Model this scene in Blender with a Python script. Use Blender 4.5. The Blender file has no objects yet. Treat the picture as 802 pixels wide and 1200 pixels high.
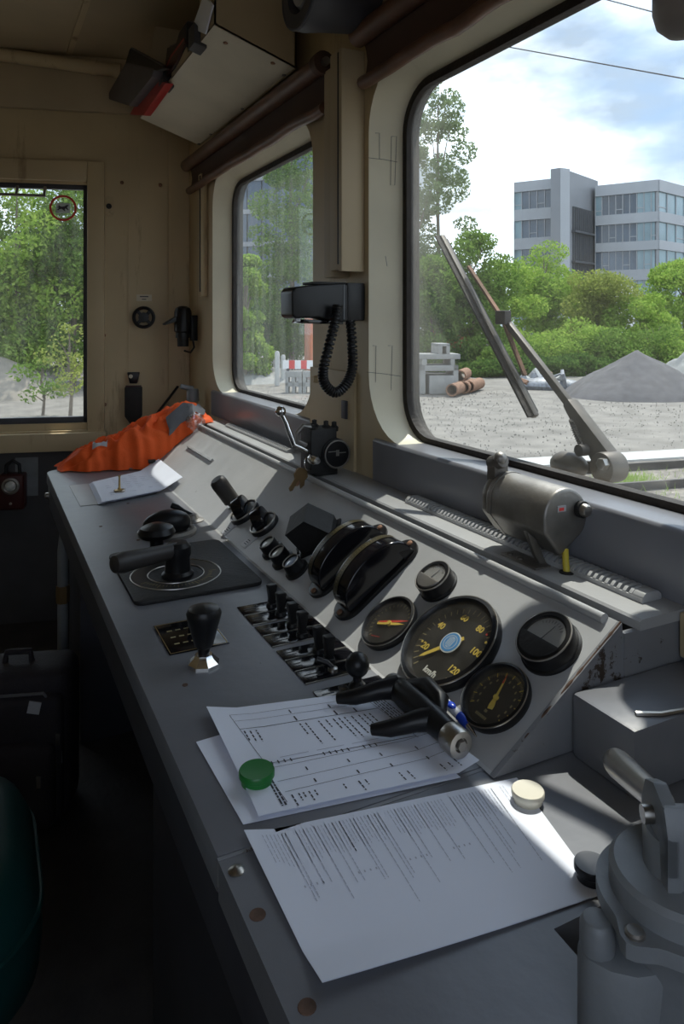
import bpy, bmesh, math, random
from mathutils import Vector, Matrix, noise
from mathutils.geometry import tessellate_polygon
random.seed(7)
R = math.radians
scene = bpy.context.scene
COL = scene.collection

# ------------------------------------------------------------------ camera
FPX = 850.0                                   # focal length in pixels of an 802x1200 frame
YAW = math.atan(425 / FPX)                    # camera turned from the desk direction (+Y) to the windscreen (+X)
SY, CY = math.sin(YAW), math.cos(YAW)
CAMZ = 1.41
cam_d = bpy.data.cameras.new('camera'); cam = bpy.data.objects.new('camera', cam_d); COL.objects.link(cam)
cam.location = (0, 0, CAMZ); cam.rotation_euler = (R(90), 0, -YAW)
cam_d.sensor_fit = 'VERTICAL'; cam_d.sensor_height = 36.0
cam_d.lens = FPX / 1200 * 36; cam_d.shift_y = -224 / 1200
cam_d.clip_start = .02; cam_d.clip_end = 2000
scene.camera = cam

# ------------------------------------------------------------------ sky, sun, exposure
vs = scene.view_settings
vs.view_transform = 'Standard'; vs.look = 'None'; vs.gamma = 1.0; vs.use_curve_mapping = False
vs.exposure = 0.0
SKY = 2.35
SUN = 5.0
SUN_DIR = Vector((-.43, -.32, -1))
world = bpy.data.worlds.new('sky'); scene.world = world; world.use_nodes = True
wt = world.node_tree; wt.nodes.clear()
def wn(t, **k):
    n = wt.nodes.new(t)
    for a, b in k.items(): setattr(n, a, b)
    return n
w_out = wn('ShaderNodeOutputWorld'); w_bg = wn('ShaderNodeBackground'); w_tc = wn('ShaderNodeTexCoord')
w_sep = wn('ShaderNodeSeparateXYZ'); wt.links.new(w_tc.outputs['Generated'], w_sep.inputs[0])
w_grad = wn('ShaderNodeValToRGB')
e = w_grad.color_ramp.elements
e[0].position = 0.0; e[0].color = (.33, .42, .54, 1); e[1].position = .75; e[1].color = (.15, .29, .56, 1)
wt.links.new(w_sep.outputs['Z'], w_grad.inputs[0])
w_map = wn('ShaderNodeMapping'); w_map.inputs['Scale'].default_value = (1, 1, 2.2); w_map.inputs['Location'].default_value = (.35, .1, .2)
wt.links.new(w_tc.outputs['Generated'], w_map.inputs[0])
w_no = wn('ShaderNodeTexNoise'); w_no.inputs['Scale'].default_value = 2.3; w_no.inputs['Detail'].default_value = 7; w_no.inputs['Roughness'].default_value = .55
wt.links.new(w_map.outputs[0], w_no.inputs[0])
w_cr = wn('ShaderNodeValToRGB'); e = w_cr.color_ramp.elements
e[0].position = .36; e[0].color = (0, 0, 0, 1); e[1].position = .53; e[1].color = (1, 1, 1, 1)
wt.links.new(w_no.outputs['Fac'], w_cr.inputs[0])
w_no2 = wn('ShaderNodeTexNoise'); w_no2.inputs['Scale'].default_value = 5.0; w_no2.inputs['Detail'].default_value = 5
wt.links.new(w_map.outputs[0], w_no2.inputs[0])
w_cc = wn('ShaderNodeValToRGB'); e = w_cc.color_ramp.elements
e[0].position = .36; e[0].color = (.33, .375, .43, 1); e[1].position = .58; e[1].color = (.98, 1.07, 1.20, 1)
wt.links.new(w_no2.outputs['Fac'], w_cc.inputs[0])
w_mx = wn('ShaderNodeMixRGB')
wt.links.new(w_cr.outputs[0], w_mx.inputs[0]); wt.links.new(w_grad.outputs[0], w_mx.inputs[1]); wt.links.new(w_cc.outputs[0], w_mx.inputs[2])
wt.links.new(w_mx.outputs[0], w_bg.inputs[0]); w_bg.inputs[1].default_value = SKY
wt.links.new(w_bg.outputs[0], w_out.inputs[0])
sun_d = bpy.data.lights.new('sun', 'SUN'); sun_d.energy = SUN; sun_d.angle = R(.53); sun_d.color = (1, .95, .87)
sun = bpy.data.objects.new('sun', sun_d); COL.objects.link(sun)
sun.rotation_euler = SUN_DIR.to_track_quat('-Z', 'Y').to_euler(); sun.location = (5, 3, 12)

# ------------------------------------------------------------------ measuring helpers: where a sight line meets a known plane of the cab
XB, SL, DESK = .569, R(35), .85               # foot of the instrument panel, its slope, desk height
SS, CS = math.sin(SL), math.cos(SL)
def ray(u, v):
    r = (u - 401) / FPX; return Vector((SY + r * CY, CY - r * SY, (376 - v) / FPX))
O = Vector((0, 0, CAMZ))
def at_x(u, v, X): d = ray(u, v); return O + d * (X / d.x)
def at_y(u, v, Y): d = ray(u, v); return O + d * (Y / d.y)
def at_z(u, v, Z): d = ray(u, v); return O + d * ((Z - CAMZ) / d.z)
def at_d(u, v, D): return O + ray(u, v) * D
WN = Vector((math.sin(R(15)), math.cos(R(15)), 0)); WD = Vector((math.cos(R(15)), -math.sin(R(15)), 0)); WC = Vector((.92, 3.513, 0))
def at_wall(u, v): d = ray(u, v); return O + d * ((WN.dot(WC)) / WN.dot(d))
GZ = -1.45                                     # yard level outside
def ground(u, v): return at_z(u, v, GZ)

# ------------------------------------------------------------------ materials
MATS = {}
def mat(name, col, rough=.5, metal=0.0, var=.12, scale=8.0, bump=0.0, bscale=60.0, chip=None, chip_t=.62, chip_s=9.0, chip_z=1.0, spec=.5, coat=0.0, trans=0.0, emit=None):
    m = bpy.data.materials.new(name); m.use_nodes = True; MATS[name] = m
    nt = m.node_tree; b = nt.nodes['Principled BSDF']; L = nt.links.new
    b.inputs['Roughness'].default_value = rough; b.inputs['Metallic'].default_value = metal
    b.inputs['Specular IOR Level'].default_value = spec; b.inputs['Coat Weight'].default_value = coat
    tc = nt.nodes.new('ShaderNodeTexCoord')
    no = nt.nodes.new('ShaderNodeTexNoise'); no.inputs['Scale'].default_value = scale; no.inputs['Detail'].default_value = 6
    L(tc.outputs['Object'], no.inputs['Vector'])
    cr = nt.nodes.new('ShaderNodeValToRGB'); e = cr.color_ramp.elements
    e[0].position = .3; e[1].position = .7
    e[0].color = tuple(c * (1 - var) for c in col) + (1,); e[1].color = tuple(min(1, c * (1 + var)) for c in col) + (1,)
    L(no.outputs['Fac'], cr.inputs[0]); out = cr.outputs[0]
    if chip:
        n2 = nt.nodes.new('ShaderNodeTexNoise'); n2.inputs['Scale'].default_value = chip_s; n2.inputs['Detail'].default_value = 9; n2.inputs['Roughness'].default_value = .7
        mpz = nt.nodes.new('ShaderNodeMapping'); mpz.inputs['Scale'].default_value = (1, 1, chip_z)
        L(tc.outputs['Object'], mpz.inputs[0]); L(mpz.outputs[0], n2.inputs['Vector'])
        c2 = nt.nodes.new('ShaderNodeValToRGB'); c2.color_ramp.elements[0].position = chip_t; c2.color_ramp.elements[1].position = chip_t + (.025 if chip_z == 1 else .14)
        L(n2.outputs['Fac'], c2.inputs[0])
        mx = nt.nodes.new('ShaderNodeMixRGB'); mx.inputs[2].default_value = tuple(chip) + (1,)
        L(c2.outputs[0], mx.inputs[0]); L(out, mx.inputs[1]); out = mx.outputs[0]
    L(out, b.inputs['Base Color'])
    if bump:
        n3 = nt.nodes.new('ShaderNodeTexNoise'); n3.inputs['Scale'].default_value = bscale; n3.inputs['Detail'].default_value = 5
        L(tc.outputs['Object'], n3.inputs['Vector'])
        bp = nt.nodes.new('ShaderNodeBump'); bp.inputs['Strength'].default_value = bump; bp.inputs['Distance'].default_value = .01
        L(n3.outputs['Fac'], bp.inputs['Height']); L(bp.outputs[0], b.inputs['Normal'])
    if emit:
        b.inputs['Emission Color'].default_value = tuple(emit[:3]) + (1,); b.inputs['Emission Strength'].default_value = emit[3]
    return m
def glass_mat(name, tint=(.95, .97, .96), refl=.06, dirt=.05, dirt_col=(.62, .6, .55), dscale=3.0, rough=.02, streak=8.0, haze=None):
    m = bpy.data.materials.new(name); m.use_nodes = True; MATS[name] = m
    nt = m.node_tree; nt.nodes.clear(); L = nt.links.new
    o = nt.nodes.new('ShaderNodeOutputMaterial'); t = nt.nodes.new('ShaderNodeBsdfTransparent'); g = nt.nodes.new('ShaderNodeBsdfGlossy')
    t.inputs[0].default_value = tint + (1,); g.inputs['Roughness'].default_value = rough
    mx = nt.nodes.new('ShaderNodeMixShader'); mx.inputs[0].default_value = refl
    L(t.outputs[0], mx.inputs[1]); L(g.outputs[0], mx.inputs[2])
    d = nt.nodes.new('ShaderNodeBsdfDiffuse'); d.inputs[0].default_value = dirt_col + (1,)
    tr = nt.nodes.new('ShaderNodeBsdfTranslucent'); tr.inputs[0].default_value = dirt_col + (1,)
    md = nt.nodes.new('ShaderNodeMixShader'); md.inputs[0].default_value = .5; L(d.outputs[0], md.inputs[1]); L(tr.outputs[0], md.inputs[2])
    tc = nt.nodes.new('ShaderNodeTexCoord'); mp = nt.nodes.new('ShaderNodeMapping'); mp.inputs['Scale'].default_value = (streak, streak, 1)
    L(tc.outputs['Object'], mp.inputs[0])
    no = nt.nodes.new('ShaderNodeTexNoise'); no.inputs['Scale'].default_value = dscale; no.inputs['Detail'].default_value = 8
    L(mp.outputs[0], no.inputs['Vector'])
    mr = nt.nodes.new('ShaderNodeMapRange'); mr.inputs['From Min'].default_value = .3; mr.inputs['From Max'].default_value = .75
    mr.inputs['To Min'].default_value = dirt * .35; mr.inputs['To Max'].default_value = dirt * 1.8
    L(no.outputs['Fac'], mr.inputs['Value'])
    fac = mr.outputs[0]
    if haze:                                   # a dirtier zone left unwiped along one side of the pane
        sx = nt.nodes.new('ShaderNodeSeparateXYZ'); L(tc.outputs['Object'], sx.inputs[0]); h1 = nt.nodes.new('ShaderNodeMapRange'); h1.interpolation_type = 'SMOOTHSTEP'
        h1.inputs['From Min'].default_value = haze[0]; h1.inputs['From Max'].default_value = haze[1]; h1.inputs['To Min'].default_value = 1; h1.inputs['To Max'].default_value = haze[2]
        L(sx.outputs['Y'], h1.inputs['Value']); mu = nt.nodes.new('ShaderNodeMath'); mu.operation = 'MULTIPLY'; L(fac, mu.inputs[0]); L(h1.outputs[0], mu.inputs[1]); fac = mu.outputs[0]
    m2 = nt.nodes.new('ShaderNodeMixShader'); L(fac, m2.inputs[0]); L(mx.outputs[0], m2.inputs[1]); L(md.outputs[0], m2.inputs[2])
    L(m2.outputs[0], o.inputs[0]); return m
def leaf_mat(name, col, col2):
    m = bpy.data.materials.new(name); m.use_nodes = True; MATS[name] = m
    nt = m.node_tree; nt.nodes.clear(); L = nt.links.new
    o = nt.nodes.new('ShaderNodeOutputMaterial'); d = nt.nodes.new('ShaderNodeBsdfDiffuse'); t = nt.nodes.new('ShaderNodeBsdfTranslucent')
    g = nt.nodes.new('ShaderNodeNewGeometry'); cr = nt.nodes.new('ShaderNodeValToRGB')
    cr.color_ramp.elements[0].color = col + (1,); cr.color_ramp.elements[1].color = col2 + (1,)
    L(g.outputs['Random Per Island'], cr.inputs[0]); L(cr.outputs[0], d.inputs[0]); L(cr.outputs[0], t.inputs[0])
    mx = nt.nodes.new('ShaderNodeMixShader'); mx.inputs[0].default_value = .45; L(d.outputs[0], mx.inputs[1]); L(t.outputs[0], mx.inputs[2]); L(mx.outputs[0], o.inputs[0])
    return m

RUST = (.05, .028, .018)
M = MATS
mat('desk_paint_shaded', (.175, .181, .200), .38, var=.14, scale=5, bump=.06, bscale=45, chip=(.07, .055, .045), chip_t=.675, chip_s=20)  # desk grey darkened to stand for its shade; same paint as the panel
mat('panel_paint_sunlit', (.43, .435, .44), .42, var=.10, scale=4, bump=.05, bscale=60, chip=(.22, .21, .20), chip_t=.69, chip_s=12)  # same grey paint as the desk, kept brighter for its sunlit look
mat('chipped_paint', (.23, .235, .25), .45, var=.15, scale=6, bump=.1, bscale=30, chip=(.05, .035, .025), chip_t=.60, chip_s=22)
mat('sill_paint', (.22, .225, .25), .32, var=.08, scale=4)
mat('rust_edge', (.10, .055, .035), .8, var=.4, scale=60, bump=.4)
mat('cream_paint', (.55, .44, .27), .5, var=.10, scale=3, bump=.05, bscale=25, chip=(.26, .18, .10), chip_t=.58, chip_s=9, chip_z=.16)
mat('cream_jamb', (.84, .79, .62), .45, var=.07, scale=5, bump=.05, bscale=20, chip=(.45, .38, .27), chip_t=.72, chip_s=7)
mat('ceiling_paint', (.46, .37, .24), .55, var=.12, scale=2)
mat('box_paint', (.62, .56, .44), .5, var=.08, scale=5)
mat('brown_blind', (.13, .062, .035), .45, var=.25, scale=12)
mat('dark_fabric', (.07, .035, .022), .7, var=.2)
mat('floor_rubber', (.035, .032, .032), .75, var=.3, bump=.2)
mat('dark_paint', (.045, .045, .055), .5, var=.15)
mat('lower_wall', (.05, .05, .056), .55, var=.15)
mat('gasket_rubber', (.018, .012, .008), .7, var=.4, scale=25, bump=.3)
mat('black_plastic', (.009, .009, .010), .36, var=.25, scale=20, spec=.35)
mat('black_matt', (.012, .0115, .0115), .6, var=.25, scale=30, bump=.15, bscale=120)
mat('black_gloss', (.006, .006, .008), .12, var=.1)
mat('rubber_grip', (.03, .026, .024), .5, var=.2)
mat('chrome', (.75, .74, .72), .16, 1.0, var=.06)
mat('steel', (.42, .40, .37), .34, 1.0, var=.2, scale=14)
mat('dull_steel', (.30, .285, .265), .48, .85, var=.25, scale=16, bump=.08)
mat('cast_grey', (.20, .215, .23), .5, .1, var=.15, scale=14, bump=.12, bscale=50)
mat('brass', (.42, .30, .12), .35, .9, var=.2)
mat('rusty_steel', (.24, .13, .08), .75, .2, var=.4, scale=15, bump=.2)
mat('paper', (.82, .86, .97), .7, var=.02, scale=4)
mat('print', (.06, .06, .075), .8, var=.05)
mat('print_faint', (.52, .54, .62), .8, var=.1)
mat('white_mark', (.75, .74, .66), .5, var=.05)
mat('yellow_mark', (.72, .52, .08), .5, var=.08)
mat('faded_mark', (.30, .25, .12), .6, var=.15)
mat('red_mark', (.65, .05, .03), .5, var=.05)
mat('blue_logo', (.06, .28, .60), .4, var=.06)
mat('dial_black', (.016, .016, .015), .35, var=.3, scale=30)
mat('dial_grey', (.33, .33, .32), .45, var=.15)
mat('lamp_lens', (.55, .58, .55), .12, var=.25, scale=60, coat=.6)
mat('lens_blue', (.42, .52, .68), .12, var=.2, scale=40, coat=.6)
mat('scale_brown', (.045, .037, .016), .3, var=.3, scale=40)
mat('magnet_green', (.012, .17, .03), .35, var=.05)
mat('magnet_cream', (.74, .70, .58), .4, var=.03)
mat('magnet_black', (.012, .013, .018), .3, var=.1)
mat('orange_cloth', (.86, .115, .015), .8, var=.12, scale=10, bump=.15, bscale=200)
mat('grey_cloth', (.13, .13, .14), .8, var=.15)
mat('reflective', (.45, .45, .47), .4, var=.05)
mat('folder_red', (.40, .02, .02), .45, var=.1)
mat('folder_grey', (.10, .09, .10), .55, var=.1)
mat('seat_vinyl', (.005, .048, .045), .45, var=.1)
mat('bag_cloth', (.022, .018, .022), .75, var=.25, bump=.25, bscale=150)
mat('pen_white', (.72, .74, .80), .25, var=.02)
mat('pen_blue', (.02, .06, .45), .25, var=.05)
mat('yellow_hose', (.62, .50, .05), .4, var=.1)
mat('sticker_red', (.75, .06, .05), .5, var=.05)
mat('sticker_plate', (.62, .70, .70), .5, var=.05)
mat('lamp_red', (.045, .006, .006), .4, var=.2)
mat('horn_dark', (.012, .004, .006), .6, var=.2, spec=.15)
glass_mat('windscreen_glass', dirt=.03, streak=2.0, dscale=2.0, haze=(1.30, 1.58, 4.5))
mat('wiper_metal', (.13, .115, .10), .5, .3, var=.25, scale=20)
mat('dark_brass', (.17, .11, .05), .45, .6, var=.2)
glass_mat('hazy_glass', dirt=.085, dirt_col=(.60, .62, .60), dscale=2.5, streak=10)
glass_mat('side_glass', dirt=.06)
glass_mat('gauge_glass', tint=(.97, .97, .97), refl=.05, dirt=.03, dscale=30, streak=1)
glass_mat('clear_plastic', tint=(.85, .86, .9), refl=.3, dirt=.15, rough=.08, streak=1)
# outside
mat('yard_gravel', (.20, .185, .165), .9, var=.28, scale=1.3, bump=.5, bscale=9, chip=(.155, .145, .13), chip_t=.60, chip_s=16)
mat('ballast', (.19, .17, .145), .9, var=.45, scale=9, bump=.7, bscale=14)
mat('grey_gravel', (.105, .10, .104), .9, var=.2, scale=3, bump=.6, bscale=12)
mat('sand', (.26, .23, .19), .9, var=.15, scale=2, bump=.4, bscale=8)
mat('concrete', (.28, .28, .27), .8, var=.12, scale=3, bump=.2)
mat('white_concrete', (.46, .46, .44), .7, var=.08)
mat('rail_steel', (.055, .048, .044), .6, .1, var=.25)
mat('facade_grey', (.25, .26, .28), .6, var=.05, scale=.4)
mat('facade_light', (.38, .395, .42), .6, var=.05, scale=.4)
mat('facade_dark', (.10, .105, .115), .6, var=.12, scale=1)
mat('facade_glass', (.055, .085, .125), .12, .0, var=.5, scale=.25, spec=.9)
mat('facade_glass_pale', (.22, .32, .36), .1, .0, var=.2, scale=.3, spec=.9)
mat('mullion', (.34, .35, .37), .5, var=.05)
mat('tower_blue', (.035, .065, .11), .2, .0, var=.25, scale=.15, spec=.9)
mat('bark', (.16, .13, .10), .9, var=.3, scale=6, bump=.4)
mat('orange_container', (.50, .13, .04), .6, var=.15, scale=2)
mat('barrier_red', (.60, .04, .04), .5, var=.05)
mat('barrier_white', (.75, .75, .75), .5, var=.03)
mat('scrap', (.20, .21, .23), .5, .3, var=.5, scale=8)
mat('wire_black', (.03, .03, .035), .6)
leaf_mat('leaf_mid', (.10, .19, .035), (.22, .33, .075))
leaf_mat('leaf_light', (.19, .33, .05), (.38, .50, .11))
leaf_mat('leaf_yellow', (.20, .26, .05), (.36, .40, .11))
leaf_mat('leaf_dark', (.05, .11, .025), (.13, .22, .05))
leaf_mat('leaf_pale', (.16, .22, .10), (.26, .33, .17))

# ------------------------------------------------------------------ mesh builder
class MB:
    def __init__(s): s.v = []; s.f = []
    def add(s, vs_, fs, X=None):
        o = len(s.v)
        s.v += [tuple(X @ Vector(p)) if X else tuple(p) for p in vs_]
        s.f += [tuple(i + o for i in f) for f in fs]; return s
    def box(s, x0, x1, y0, y1, z0, z1, X=None):
        return s.add([(x0, y0, z0), (x1, y0, z0), (x1, y1, z0), (x0, y1, z0), (x0, y0, z1), (x1, y0, z1), (x1, y1, z1), (x0, y1, z1)],
                     [(0, 3, 2, 1), (4, 5, 6, 7), (0, 1, 5, 4), (1, 2, 6, 5), (2, 3, 7, 6), (3, 0, 4, 7)], X)
    def lathe(s, prof, n=32, X=None, a0=0, a1=2 * math.pi, caps=True):
        caps = caps and tuple(prof[0]) != tuple(prof[-1])
        full = abs(a1 - a0 - 2 * math.pi) < 1e-6
        V = []; F = []; k = len(prof); m = n if full else n + 1
        for i in range(m):
            a = a0 + (a1 - a0) * i / n
            for r, z in prof: V.append((r * math.cos(a), r * math.sin(a), z))
        for i in range(n):
            j = (i + 1) % m
            for q in range(k - 1): F.append((i * k + q, j * k + q, j * k + q + 1, i * k + q + 1))
        for q in (0, k - 1):
            if prof[q][0] > 1e-5 and full and caps: F.append(tuple(i * k + q for i in range(m)))
        return s.add(V, F, X)
    def cyl(s, p0, p1, r0, r1=None, n=20, X=None):
        p0 = Vector(p0); p1 = Vector(p1); r1 = r0 if r1 is None else r1
        q = (p1 - p0).to_track_quat('Z', 'Y').to_matrix().to_4x4(); T = Matrix.Translation(p0) @ q
        if X: T = X @ T
        return s.lathe([(r0, 0), (r1, (p1 - p0).length)], n, T)
    def tube(s, pts, r, n=8, X=None, closed=False):
        pts = [Vector(p) for p in pts]; V = []; F = []; m = len(pts); up = Vector((0, 0, 1)); prev = None
        rr = r if isinstance(r, (list, tuple)) else [r] * m
        for i, p in enumerate(pts):
            a = pts[i - 1] if (i or closed) else p; b = pts[(i + 1) % m] if (i < m - 1 or closed) else p
            t = (b - a).normalized()
            if prev is None: x = t.orthogonal().normalized()
            else: x = (prev - t * prev.dot(t)).normalized()
            prev = x; y = t.cross(x)
            for k in range(n):
                an = 2 * math.pi * k / n; V.append(p + (x * math.cos(an) + y * math.sin(an)) * rr[i])
        for i in range(m if closed else m - 1):
            j = (i + 1) % m
            for k in range(n): F.append((i * n + k, i * n + (k + 1) % n, j * n + (k + 1) % n, j * n + k))
        if not closed: F += [tuple(range(n))[::-1], tuple((m - 1) * n + k for k in range(n))]
        return s.add(V, F, X)
    def prism(s, outl, z0, z1, X=None, top=None):
        n = len(outl); t = top or outl
        V = [(x, y, z0) for x, y in outl] + [(x, y, z1) for x, y in t]
        F = [tuple(range(n))[::-1], tuple(range(n, 2 * n))] + [(i, (i + 1) % n, n + (i + 1) % n, n + i) for i in range(n)]
        return s.add(V, F, X)
    def sphere(s, c, r, n=20, m=12, X=None):
        r = r if isinstance(r, (list, tuple)) else (r, r, r)
        T = Matrix.Translation(c) @ Matrix.Diagonal((r[0], r[1], r[2], 1))
        if X: T = X @ T
        return s.lathe([(max(math.sin(math.pi * k / m), 1e-6), -math.cos(math.pi * k / m)) for k in range(m + 1)], n, T)
    def torus(s, R_, r, n=48, m=10, X=None):
        return s.tube([(R_ * math.cos(2 * math.pi * i / n), R_ * math.sin(2 * math.pi * i / n), 0) for i in range(n)], r, m, X, True)
    def grid(s, fn, nu, nv, X=None):
        V = [fn(i / nu, j / nv) for i in range(nu + 1) for j in range(nv + 1)]
        F = [(i * (nv + 1) + j, (i + 1) * (nv + 1) + j, (i + 1) * (nv + 1) + j + 1, i * (nv + 1) + j + 1) for i in range(nu) for j in range(nv)]
        return s.add(V, F, X)
    def mesh(s, name, m, bevel=0, seg=2, smooth=True, ang=38, merge=True):
        me = bpy.data.meshes.new(name); me.from_pydata([tuple(p) for p in s.v], [], s.f)
        bm = bmesh.new(); bm.from_mesh(me)
        if merge: bmesh.ops.remove_doubles(bm, verts=bm.verts, dist=1e-6)
        bmesh.ops.recalc_face_normals(bm, faces=bm.faces)
        if bevel:
            ed = [e for e in bm.edges if len(e.link_faces) == 2 and e.calc_face_angle(0) > R(28)]
            bmesh.ops.bevel(bm, geom=ed, offset=bevel, segments=seg, profile=.6, affect='EDGES', clamp_overlap=True)
        bm.to_mesh(me); bm.free()
        if smooth:
            me.shade_smooth(); me.set_sharp_from_angle(angle=R(ang))
        me.materials.append(MATS[m]); return me
    def build(s, name, m, parent=None, **k):
        o = link(name, s.mesh(name, m, **k), parent)
        if name in ('lettering', 'scale_marks', 'scale_numerals', 'engraving', 'dial_marks', 'border'): o['kind'] = 'stuff'     # print too fine to pick apart
        return o
def link(name, me, parent=None, X=None):
    o = bpy.data.objects.new(name, me); COL.objects.link(o)
    if parent: o.parent = parent
    if X: o.matrix_basis = X
    return o
def tag(o, label, cat, group=None, kind=None):
    o['label'] = label; o['category'] = cat
    if group: o['group'] = group
    if kind: o['kind'] = kind
    return o
def thing(name, label, cat, X=None, group=None, kind=None):
    o = bpy.data.objects.new(name, None); COL.objects.link(o); o.empty_display_size = .05
    if X is not None: o.matrix_basis = X
    return tag(o, label, cat, group, kind)
def copy_tree(o, X=None, parent=None):
    c = o.copy(); COL.objects.link(c); c.parent = parent
    if X is not None: c.matrix_basis = X
    for ch in list(o.children): copy_tree(ch, None, c)
    return c
def T(x, y, z, rz=0): return Matrix.Translation((x, y, z)) @ Matrix.Rotation(rz, 4, 'Z')
def PAN(s, y, h=0, rz=0):                      # frame on the sloping panel: x up the slope, y along the desk, z outwards
    return Matrix.Translation((XB + s * CS - h * SS, y, DESK + s * SS + h * CS)) @ Matrix.Rotation(-SL, 4, 'Y') @ Matrix.Rotation(rz, 4, 'Z')
def WALL(p, off=0):                            # frame on the tapered side wall: x towards the windscreen, y up, z into the cab
    z = -WN; x = WD; y = z.cross(x)
    if y.z < 0: x = -x; y = z.cross(x)
    X = Matrix((x, y, z)).transposed().to_4x4(); X.translation = p + z * off; return X
def rrect(x0, x1, y0, y1, r, n=6):
    out = []
    for cx, cy, a in ((x1 - r, y1 - r, 0), (x0 + r, y1 - r, 90), (x0 + r, y0 + r, 180), (x1 - r, y0 + r, 270)):
        for i in range(n + 1):
            t = R(a + 90 * i / n); out.append((cx + r * math.cos(t), cy + r * math.sin(t)))
    return out
def text_mesh(body, size, m, bold=0.0, depth=.0004):
    c = bpy.data.curves.new('txt', 'FONT'); c.body = body; c.size = size; c.align_x = 'CENTER'; c.align_y = 'CENTER'; c.extrude = depth; c.offset = bold
    c.resolution_u = 3
    o = bpy.data.objects.new('txt', c); COL.objects.link(o)
    bpy.context.view_layer.update()
    me = bpy.data.meshes.new_from_object(o.evaluated_get(bpy.context.evaluated_depsgraph_get()))
    bpy.data.objects.remove(o); bpy.data.curves.remove(c)
    me.materials.clear(); me.materials.append(MATS[m]); return me
RT = Matrix.Rotation(-math.pi / 2, 4, 'Z')     # text upright for the driver, in a PAN frame

# ------------------------------------------------------------------ the cab shell
def struct(o, label, cat): return tag(o, label, cat, kind='structure')
def holed(mb, outer, holes, put, flip=False):          # flat polygon with holes; put(a, b) -> 3-D point
    loops = [[Vector((a, b, 0)) for a, b in outer]] + [[Vector((a, b, 0)) for a, b in h] for h in holes]
    flat = [put(p.x, p.y) for l in loops for p in l]
    mb.add(flat, [tuple(t) for t in tessellate_polygon(loops)])
def strip(mb, A, B):                                   # band between two equal closed loops of 3-D points
    n = len(A); mb.add(list(A) + list(B), [(i, (i + 1) % n, n + (i + 1) % n, n + i) for i in range(n)])

struct(MB().box(-1.6, 1.04, -.5, 4.3, -.04, 0).build('floor', 'floor_rubber'), 'dark rubber cab floor under the desk', 'floor')
cl = struct(MB().box(-1.6, 1.06, -.5, 4.3, 2.66, 2.72).build('ceiling', 'ceiling_paint'), 'dim brownish cream cab ceiling', 'ceiling')
p = at_z(92, 30, 2.66)
MB().box(p.x - .012, p.x + .012, .2, 3.6, 2.652, 2.661).build('seam_strip', 'cream_paint', cl)
struct(MB().box(-1.6, -1.55, -.5, 4.3, 0, 2.66).build('wall_rear', 'cream_paint'), 'cream rear bulkhead of the cab', 'wall')
m = MB()                                               # near side wall with its own window opening
holed(m, [(-1.6, 0), (1.04, 0), (1.04, 2.66), (-1.6, 2.66)], [[(-1.0, 1.0), (.35, 1.0), (.35, 2.05), (-1.0, 2.05)]], lambda a, b: (a, -.45, b))
holed(m, [(-1.6, 0), (1.04, 0), (1.04, 2.66), (-1.6, 2.66)], [[(-1.0, 1.0), (.35, 1.0), (.35, 2.05), (-1.0, 2.05)]], lambda a, b: (a, -.5, b))
struct(m.build('wall_near', 'cream_paint', merge=False, smooth=False), 'cream side wall with an open drop window', 'wall')

# far side wall, tapered 15 degrees towards the nose
XW = WALL(Vector((WC.x, WC.y, 0)))
SWX0, SWX1, SWZ0, SWZ1 = -1.40, -.474, .925, 2.058
m = MB()
for off in (0, -.05):
    holed(m, [(-2.75, 0), (.1, 0), (.1, 2.66), (-2.75, 2.66)], [[(SWX0, SWZ0), (SWX1, SWZ0), (SWX1, SWZ1), (SWX0, SWZ1)]], lambda a, b, o=off: XW @ Vector((a, b, o)))
lp = lambda o: [XW @ Vector((a, b, o)) for a, b in ((SWX0, SWZ0), (SWX1, SWZ0), (SWX1, SWZ1), (SWX0, SWZ1))]
strip(m, lp(0), lp(-.05))
ws = struct(m.build('wall_side', 'cream_paint', merge=False, smooth=False), 'stained cream side wall with the drop window', 'wall')
MB().box(-2.75, .02, 2.40, 2.66, 0, .035, XW).build('cornice', 'ceiling_paint', ws, bevel=.008)
MB().box(-.29, -.283, .82, 2.40, 0, .004, XW).build('panel_joint', 'cream_paint', ws)
MB().box(-.10, 0, 0, 2.40, 0, .02, XW).build('corner_post', 'cream_paint', ws, bevel=.004)
for u, v in ((143, 214), (188, 217), (121, 305), (122, 393), (123, 474)):
    p = XW.inverted() @ at_wall(u, v); MB().lathe([(.009, 0), (.009, .003), (.005, .006), (.0001, .006)], 12, XW @ T(p.x, p.y, .0)).build('rivet', 'rusty_steel', ws)
tr = struct(MB().box(-2.75, .0, .0, .80, 0, .012, XW).build('trim_1', 'lower_wall'), 'dark grey painted lower part of the side wall', 'wall panel')

w1 = struct(bpy.data.objects.new('window_1', None), 'side drop window with dark metal frame and no-dogs sticker', 'window'); COL.objects.link(w1)
m = MB(); m.box(SWX1, -.396, .862, 2.165, 0, .028, XW); m.build('frame_stile', 'cream_paint', w1, bevel=.005)
m = MB(); m.box(-1.48, SWX0, .862, 2.165, 0, .028, XW); m.build('frame_stile', 'cream_paint', w1, bevel=.005)
MB().box(SWX0, SWX1, SWZ1 + .012, 2.165, 0, .028, XW).build('frame_rail', 'cream_paint', w1, bevel=.005)
MB().box(-1.52, -.385, .80, .885, 0, .055, XW).build('window_sill', 'cream_paint', w1, bevel=.006)
m = MB(); t = .022
for a in ((SWX0, SWX0 + t, SWZ0, SWZ1), (SWX1 - t, SWX1, SWZ0, SWZ1), (SWX0, SWX1, SWZ0, SWZ0 + .028), (SWX0, SWX1, SWZ1 - t, SWZ1)): m.box(*a, -.042, -.012, XW)
m.build('sash', 'dark_paint', w1, bevel=.003)
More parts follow.
